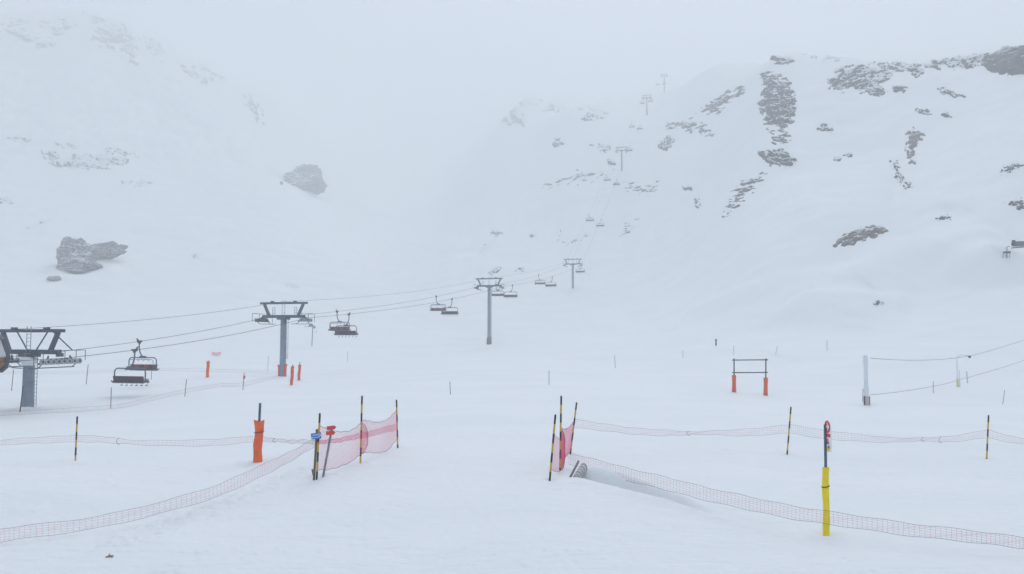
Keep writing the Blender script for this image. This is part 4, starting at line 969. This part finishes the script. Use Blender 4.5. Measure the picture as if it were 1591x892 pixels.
# rope tow: white mast, padded mast with a bent arm, and two ropes
b = hit(1346.5, 629); k = b.y / FPX
rt = thing("tow_mast", "white square tow mast with dark brackets at its foot", "mast", b)
H = 76 * k
MB().box((0, 0, H / 2 + 0.2), (0.24, 0.24, H - 0.4)).build("column", "pylon", rt)
MB().box((0.0, 0, H - 0.35), (0.28, 0.28, 0.5)).build("head", "pylon", rt)
MB().box((0.0, 0, 1.05), (0.29, 0.30, 0.75)).build("box", "pylon", rt)
MB().box((0, 0, 0.2), (0.34, 0.28, 0.9)).build("base", "palebase", rt)
for s in (-1, 1): MB().box((s * 0.19, -0.05, 0.28), (0.035, 0.20, 0.72)).build("bracket", "dark_steel", rt)
MB().tube([(-0.30, 0, 0.2), (-0.24, 0, 1.2)], 0.02, 6).build("rod", "dark_steel", rt)
b2 = hit(1488, 601); k2 = b2.y / FPX
rt = thing("tow_mast", "pale tow mast with yellow padded foot and arm bent to the right", "mast", b2)
hm_ = 46 * k2
MB().tube([(0, 0, -0.3), (0, 0, hm_ - 0.15), (0.15, 0, hm_ + 0.1), (0.5, 0, hm_ + 0.2), (22 * k2, 0, hm_ + 0.1)], 0.055, 10).build("pole", "pylon", rt, True)
MB().tube([(0, 0, -0.1), (0, 0, 12 * k2)], 0.13, 12).build("padding", "paleyellow", rt, True)
m = MB(); m.tube([(20 * k2, -0.06, hm_ + 0.0), (20 * k2, 0.06, hm_ + 0.0)], 0.11, 12); m.build("pulley", "dark_steel", rt)
MB().tube([(0.38, 0.3, -0.2), (0.38, 0.3, 1.6)], 0.05, 8).build("side_post", "pylon", rt, True)
def catn(a, c, sag, n=24): return [a.lerp(c, i / n) - Vector((0, 0, 4 * sag * (i / n) * (1 - i / n))) for i in range(n + 1)]
a, c, e = at(1352, 556.5, b.y), at(1508, 553, b2.y), at(1680, 492, 105)
world_tube("tow_rope", catn(a, c, 0.28) + catn(c, e, 0.35)[1:], 0.016, "rope", "upper tow rope running from the white mast over the bent arm", "cable")
a, c, e = at(1352, 613.5, b.y), at(1470, 596, b2.y), at(1680, 528, 105)
world_tube("tow_rope", catn(a, c, 0.12) + catn(c, e, 0.25)[1:], 0.016, "rope", "lower tow rope rising from the foot of the white mast", "cable")

# weather mast behind the second pylon
b = hit(484.5, 538); k = b.y / FPX; H = 34 * k
rt = thing("weather_mast", "faint slim mast with boxes and side arm right of second pylon", "mast", b)
MB().tube([(0, 0, -0.3), (0.15, 0, H)], 0.11, 8).build("pole", "galv", rt, True)
MB().box((-0.35, 0, H - 0.15), (0.75, 0.3, 0.65)).build("instrument_box", "galv", rt); MB().box((0.42, 0, H - 0.65), (0.6, 0.3, 0.6)).build("instrument_box", "galv", rt)
MB().tube([(-1.8, 0, H - 0.55), (0.1, 0, H - 0.5)], 0.06, 6).build("arm", "galv", rt)
MB().tube([(0.9, 0, H - 1.9), (0.95, 0, H - 1.4)], 0.06, 6).build("sensor", "galv", rt)

# snow gun above the heap
b = hit(1562, 401); k = b.y / FPX
rt = thing("snow_gun", "dark barrelled snow gun behind the snow heap at the right edge", "snow gun", b)
g = at(1575, 379, b.y) - b
m = MB(); m.tube([g + Vector((0, 0, 0)), g + Vector((0.25, 0, 0)), g + Vector((3.4, 0.8, 0.2))], [0.30, 0.50, 0.48], 18); m.build("barrel", "tower_steel", rt, True)
m = MB(); m.tube([g + Vector((-0.16, 0, 0)), g + Vector((-0.06, 0, 0))], 0.52, 18); m.tube([g + Vector((-0.3, 0, 0)), g + Vector((-0.1, 0, 0))], 0.2, 10); m.build("nozzle_ring", "black", rt)
m = MB(); m.box(g + Vector((0.0, 0, 0.45)), (0.5, 0.4, 0.5)); m.build("motor", "black", rt)
m = MB(); m.beam(g + Vector((-0.3, 0, -0.75)), g + Vector((2.0, 0.3, -0.55)), 0.5, 0.22); m.build("bracket", "dark_steel", rt)
MB().tube([(0.3, 0, -0.4), (0.35, 0, g.z - 0.5), (0.9, 0, g.z - 0.5)], 0.10, 8).build("stand", "galv", rt)
m = MB(); m.box((0.25, -0.1, 1.05), (1.1, 0.7, 0.34)); m.build("control_box", "black", rt)
m = MB()
for s in (-0.45, 0.15, 0.8): m.tube([(s, 0.1, -0.4), (s + 0.1, 0.0, 1.0)], 0.06, 6)
m.build("leg", "galv", rt)

# ------------------------------------------------------------------ nets
def spline(pts, n):
    P = [np.array(p) for p in pts]; P = [2 * P[0] - P[1]] + P + [2 * P[-1] - P[-2]]; o = []
    segs = len(P) - 3
    for i in range(n + 1):
        t = i / n * segs; k = min(int(t), segs - 1); f = t - k; a, b_, c, d_ = P[k:k + 4]
        o.append(0.5 * (2 * b_ + (c - a) * f + (2 * a - 5 * b_ + 4 * c - d_) * f * f + (3 * b_ - a - 3 * c + d_) * f ** 3))
    return [Vector(x) for x in o]
def net(label, top, bot, step, nh, cord="netgrey", rope="netrope", rc=0.0022, rr=0.0038, bulge=0.0, group="safety nets", ties=(), name="safety_net", cat="net", seed=0):
    T = [at(*p) for p in top]; B_ = [at(*p) for p in bot]
    L = sum((T[i + 1] - T[i]).length for i in range(len(T) - 1)); n = max(4, int(L / step))
    T, B_ = spline(T, n), spline(B_, n); o0 = T[0].copy(); rng = random.Random(seed)
    rt = thing(name, label, cat, o0, 0, group)
    def P(i, j):
        f = j / nh; p = T[i].lerp(B_[i], f); bl = bulge * math.sin(math.pi * f) * (0.6 + 0.4 * math.sin(i * 0.11 + seed))
        return p + Vector((0.3 * bl, bl, 0)) - o0 + Vector((0.006 * math.sin(i * 1.7 + j * 2.1), 0, 0.012 * math.sin(i * 0.53 + j * 1.3 + seed) + 0.016 * math.sin(i * 0.19 + seed * 2.0) * math.sin(i * 0.071 + seed)))
    m = MB()
    for j in range(1, nh): m.tube([P(i, j) for i in range(n + 1)], rc, 3, False)
    for i in range(n + 1): m.tube([P(i, j) for j in range(nh + 1)], rc, 3, False)
    m.build("mesh", cord, rt)
    for j in (0, nh): MB().tube([P(i, j) for i in range(n + 1)], rr, 5, False).build("edge_rope", rope, rt)
    for f in ties:
        i = int(f * n); a, c = P(i, 0), P(i, nh)
        MB().tube([a + Vector((0.02, -0.03, 0.02)), a.lerp(c, 0.3) + Vector((-0.05, -0.03, 0)), a.lerp(c, 0.7) + Vector((-0.07, -0.03, 0)), c + Vector((-0.02, -0.03, -0.02)), c + Vector((0.05, -0.03, -0.03))], 0.007, 5).build("tie", "black", rt)
    return rt
Yd = {k_: v_.y for k_, v_ in PP.items()}
# left foreground band
net("long slack net band sweeping across the left foreground snow", [(-60, 829, 17.4), (0, 821, 17.9), (152, 802, 18.8), (305, 765, 20.3), (396, 727, 21.8), (450, 702, 23.0), (490, 683, Yd["a"])],
    [(-60, 850, 17.4), (0, 841.5, 17.9), (152, 820, 18.8), (305, 783, 20.3), (396, 745, 21.8), (450, 717, 23.0), (490, 694, Yd["a"])], 0.088, 6, seed=1)
# right foreground band
net("long slack net band crossing in front of the yellow padded post", [(884, 703, 26.2), (1050, 746, 21.2), (1285, 795, 18.7), (1591, 834, 17.0), (1680, 842, 16.9)],
    [(884, 720, 26.2), (1050, 766, 21.4), (1285, 815, 18.7), (1591, 851, 17.0), (1680, 858, 16.9)], 0.088, 6, seed=2)
# left middle band
Yi, Ya = Yd["i"], Yd["a"]
net("thin net band on the left between the edge and the striped pole", [(-60, 687, Yi), (0, 683.5, Yi), (60, 680, Yi), (119, 675.5, Yi - 0.05)], [(-60, 694, Yi), (0, 691.5, Yi), (60, 689, Yi), (119, 686, Yi - 0.05)], 0.10, 3, seed=3)
net("thin net band from the left striped pole to the orange padded post", [(119, 675.5, Yi - 0.05), (160, 679, Yi), (210, 684, Yi), (290, 684, Yi), (350, 681, Yi), (400, 677.5, 29.4)], [(119, 685.5, Yi - 0.05), (160, 688, Yi), (210, 690.5, Yi), (290, 693, Yi), (350, 690.5, Yi), (400, 686.5, 29.4)], 0.10, 3, ties=(0.32,), seed=4)
net("short net band from the orange padded post to the blue sign", [(400, 677.5, 29.4), (430, 682, 28.2), (460, 683.5, 26.5), (495, 684, Ya + 0.1)], [(400, 686.5, 29.4), (430, 686.5, 28.2), (460, 688.5, 26.5), (495, 690, Ya + 0.1)], 0.10, 3, ties=(0.3,), seed=5)
# right middle bands
Yf, Yg, Yh = Yd["f"], Yd["g"], Yd["h"]
net("thin net band from the right-hand trio to the next striped pole", [(892, 651.5, Yf), (960, 662, Yf), (1030, 668, Yf + .5), (1080, 671, Yg), (1150, 667, Yg), (1227, 660.5, Yg)], [(891, 664, Yf), (960, 672, Yf), (1030, 677, Yf + .5), (1080, 675.5, Yg), (1150, 677, Yg), (1226, 673, Yg)], 0.10, 4, ties=(0.57,), seed=6)
net("thin net band passing behind the narrow round-topped sign", [(1227, 660.5, Yg), (1280, 668, Yg), (1360, 678, Yg), (1425, 681, Yh), (1480, 677, Yh), (1535, 667.5, Yh)], [(1226, 673, Yg), (1280, 681, Yg), (1360, 687, Yg), (1425, 686, Yh), (1480, 686, Yh), (1534, 680, Yh)], 0.10, 4, ties=(0.64, 0.73), seed=7)
net("thin net band leaving the last striped pole for the right edge", [(1535, 667.5, Yh), (1591, 682, Yh), (1650, 690, Yh)], [(1534, 680, Yh), (1591, 690.5, Yh), (1650, 698, Yh)], 0.10, 4, seed=8)
# tall pink nets
Yb, Yc = Yd["b"], Yd["c"]
net("left panel of the tall pink net behind the red arrow boards", [(496.5, 661, Ya), (512, 668, Ya + .6), (532, 671.5, Ya + 1.4), (548, 667, Ya + 2.2), (561.5, 657, Yb)], [(494, 730, Ya), (512, 729, Ya + .6), (532, 724, Ya + 1.4), (548, 715, Ya + 2.2), (561, 705, Yb)], 0.05, 26, "netpink", "netrope", 0.0019, 0.007, 0.10, seed=9, group="tall pink nets")
net("right panel of the tall pink net ending at the far striped pole", [(561.5, 651, Yb), (575, 655, Yb + .8), (592, 655.5, Yb + 1.6), (606, 648, Yb + 2.6), (616.5, 637, Yc)], [(561, 703, Yb), (575, 703.5, Yb + .8), (592, 703, Yb + 1.6), (606, 696, Yb + 2.6), (617.5, 681, Yc)], 0.05, 24, "netpink", "netrope", 0.0019, 0.007, 0.10, seed=10, group="tall pink nets")
net("loose pink net fold bulging behind the tallest left striped pole", [(563, 657, Yb + .15), (567, 662, Yb + .2), (570, 668, Yb + .3), (572, 676, Yb + .35)], [(562, 706, Yb + .15), (565, 704, Yb + .2), (569, 697, Yb + .3), (572, 688, Yb + .35)], 0.03, 22, "netpink", "netrope", 0.0028, 0.006, 0.0, seed=11, group="tall pink nets")
net("narrow pink net band crossing the tall pink net panels", [(495, 685, Ya - .1), (530, 680, Ya + 1.2), (561, 673, Yb - .1), (590, 666, Yb + 1.4), (616.5, 658, Yc - .1)], [(495, 690, Ya - .1), (530, 686, Ya + 1.2), (561, 681, Yb - .1), (590, 674, Yb + 1.4), (617, 668, Yc - .1)], 0.05, 5, "netpink", "netpink", 0.003, 0.006, 0.0, seed=12, group="tall pink nets")
Ydd, Ye = Yd["d"], Yd["e"]
net("faint pink net between the two nearer poles of the right trio", [(860.5, 675, Ydd), (866, 680, Ydd + .8), (871, 681, Ye)], [(856, 731, Ydd), (863, 732, Ydd + .8), (871, 732, Ye)], 0.06, 18, "netpink", "netrope", 0.0017, 0.006, 0.03, seed=13, group="tall pink nets")
net("dense folded pink net hanging on the tall middle pole of the right trio", [(871.5, 664, Ye), (874, 670, Ye + .1), (877, 678, Ye + .2), (878, 688, Ye + .3)], [(870, 729, Ye), (872, 732, Ye + .1), (876, 724, Ye + .2), (878, 708, Ye + .3)], 0.014, 26, "netpink", "netrope", 0.0034, 0.009, 0.0, seed=14, group="tall pink nets")
net("pink net stretched between the two farther poles of the right trio", [(871.8, 665, Ye), (878, 667, Ye + 1.2), (884, 664, Ye + 2.6), (891, 655, Yf)], [(871, 731, Ye), (877, 714, Ye + 1.2), (882, 706, Ye + 2.6), (886.5, 700, Yf)], 0.055, 24, "netpink", "netrope", 0.0021, 0.007, 0.08, seed=15, group="tall pink nets")
# far nets on the left flat
def ground_net(label, top, hgt, step, nh, cord, seed, rr=0.012, rc=0.006):
    tp, bt = [], []
    for u, v in top:
        p = hit(u, v + 0.0); y = p.y
        tp.append((u, v - hgt * FPX / y, y)); bt.append((u, v - 0.12 * FPX / y, y))
    net(label, tp, bt, step, nh, cord, "netfar", rc, rr, 0.0, "far nets on the flat", seed=seed)
ground_net("far low net line running from the nearest pylon foot to the flag pole", [(-40, 649), (60, 645), (172, 638), (230, 626), (288, 612), (340, 603), (377, 601), (440, 587)], 0.40, 0.5, 3, "netfar", 16, 0.009, 0.0035)
ground_net("farthest faint net line behind the nearest pylon and chairs", [(-40, 583), (60, 582), (135, 581), (236, 577), (322, 579), (400, 581), (440, 583)], 0.45, 0.6, 2, "netfar", 17, 0.010, 0.004)
p = hit(336, 553)
net("short bright red net patch alone on the far snow", [(329, 547, p.y), (336, 548, p.y), (343, 547, p.y)], [(329, 551.5, p.y), (336, 552.5, p.y), (343, 551, p.y)], 0.10, 8, "netpink", "netpink", 0.016, 0.03, 0.0, "far nets on the flat", seed=18)

# ------------------------------------------------------------------ ribbed drum half buried in the scoop, with a plank; chip of wood in the foreground
a_, c_ = at(889, 743, hit(884, 744).y + 0.25), at(899, 725, hit(884, 744).y + 0.75)
rt = thing("ribbed_drum", "grey ribbed plastic drum half buried in the snow hollow", "drum", a_)
ax = (at(903, 722, a_.y + 0.55) - a_); n = 28; m = MB()
off = Vector((0.14, 0.12, -0.02)); pts = []; rs = []
for i in range(41):
    t = i / 40; pts.append(off + ax * (t * 1.0 - 0.12)); rs.append(0.105)
m.tube(pts, rs, n); m.build("drum", "plastic", rt, True)
for q_ in range(5):
    t = 0.08 + q_ * 0.19; c0 = off + ax * (t - 0.02)
    m = MB(); d1 = ax.normalized(); u1 = d1.cross(Vector((0, 0, 1))).normalized(); v1 = u1.cross(d1)
    ring = [c0 + (u1 * math.cos(a) + v1 * math.sin(a)) * 0.110 + d1 * 0.05 * math.sin(a) for a in np.linspace(0, 2 * math.pi, 26)]
    m.tube(ring, 0.015, 6, False); m.build("rib", "rib", rt, True)
rt2 = MB(); rt2.beam(Vector((0, 0, 0)), at(898.5, 717, a_.y + 0.5) - at(884, 745, a_.y), 0.035, 0.07)
tag(rt2.build("wood_plank", "greywood", None, False, at(885, 745, a_.y) + Vector((0, 0.1, 0))), "dark wooden plank leaning along the ribbed drum", "plank")
m = MB(); rng = random.Random(4)
b = hit(170, 866); k = b.y / FPX
m.beam((-0.10, 0, 0.01), (0.09, 0.03, 0.035), 0.05, 0.035); m.beam((-0.03, 0, 0.01), (0.0, 0.0, 0.10), 0.02, 0.02); m.beam((0.0, 0.03, 0.04), (0.10, -0.02, 0.02), 0.03, 0.03)
_wc = m.build("wood_chip", "chip", None, False, b); _wc.scale = (0.75, 0.75, 0.75)
tag(_wc, "small dark chip of wood lying on the left foreground snow", "wood chip")
print("SCENE DONE", len(bpy.data.objects), "zmax", zhi)
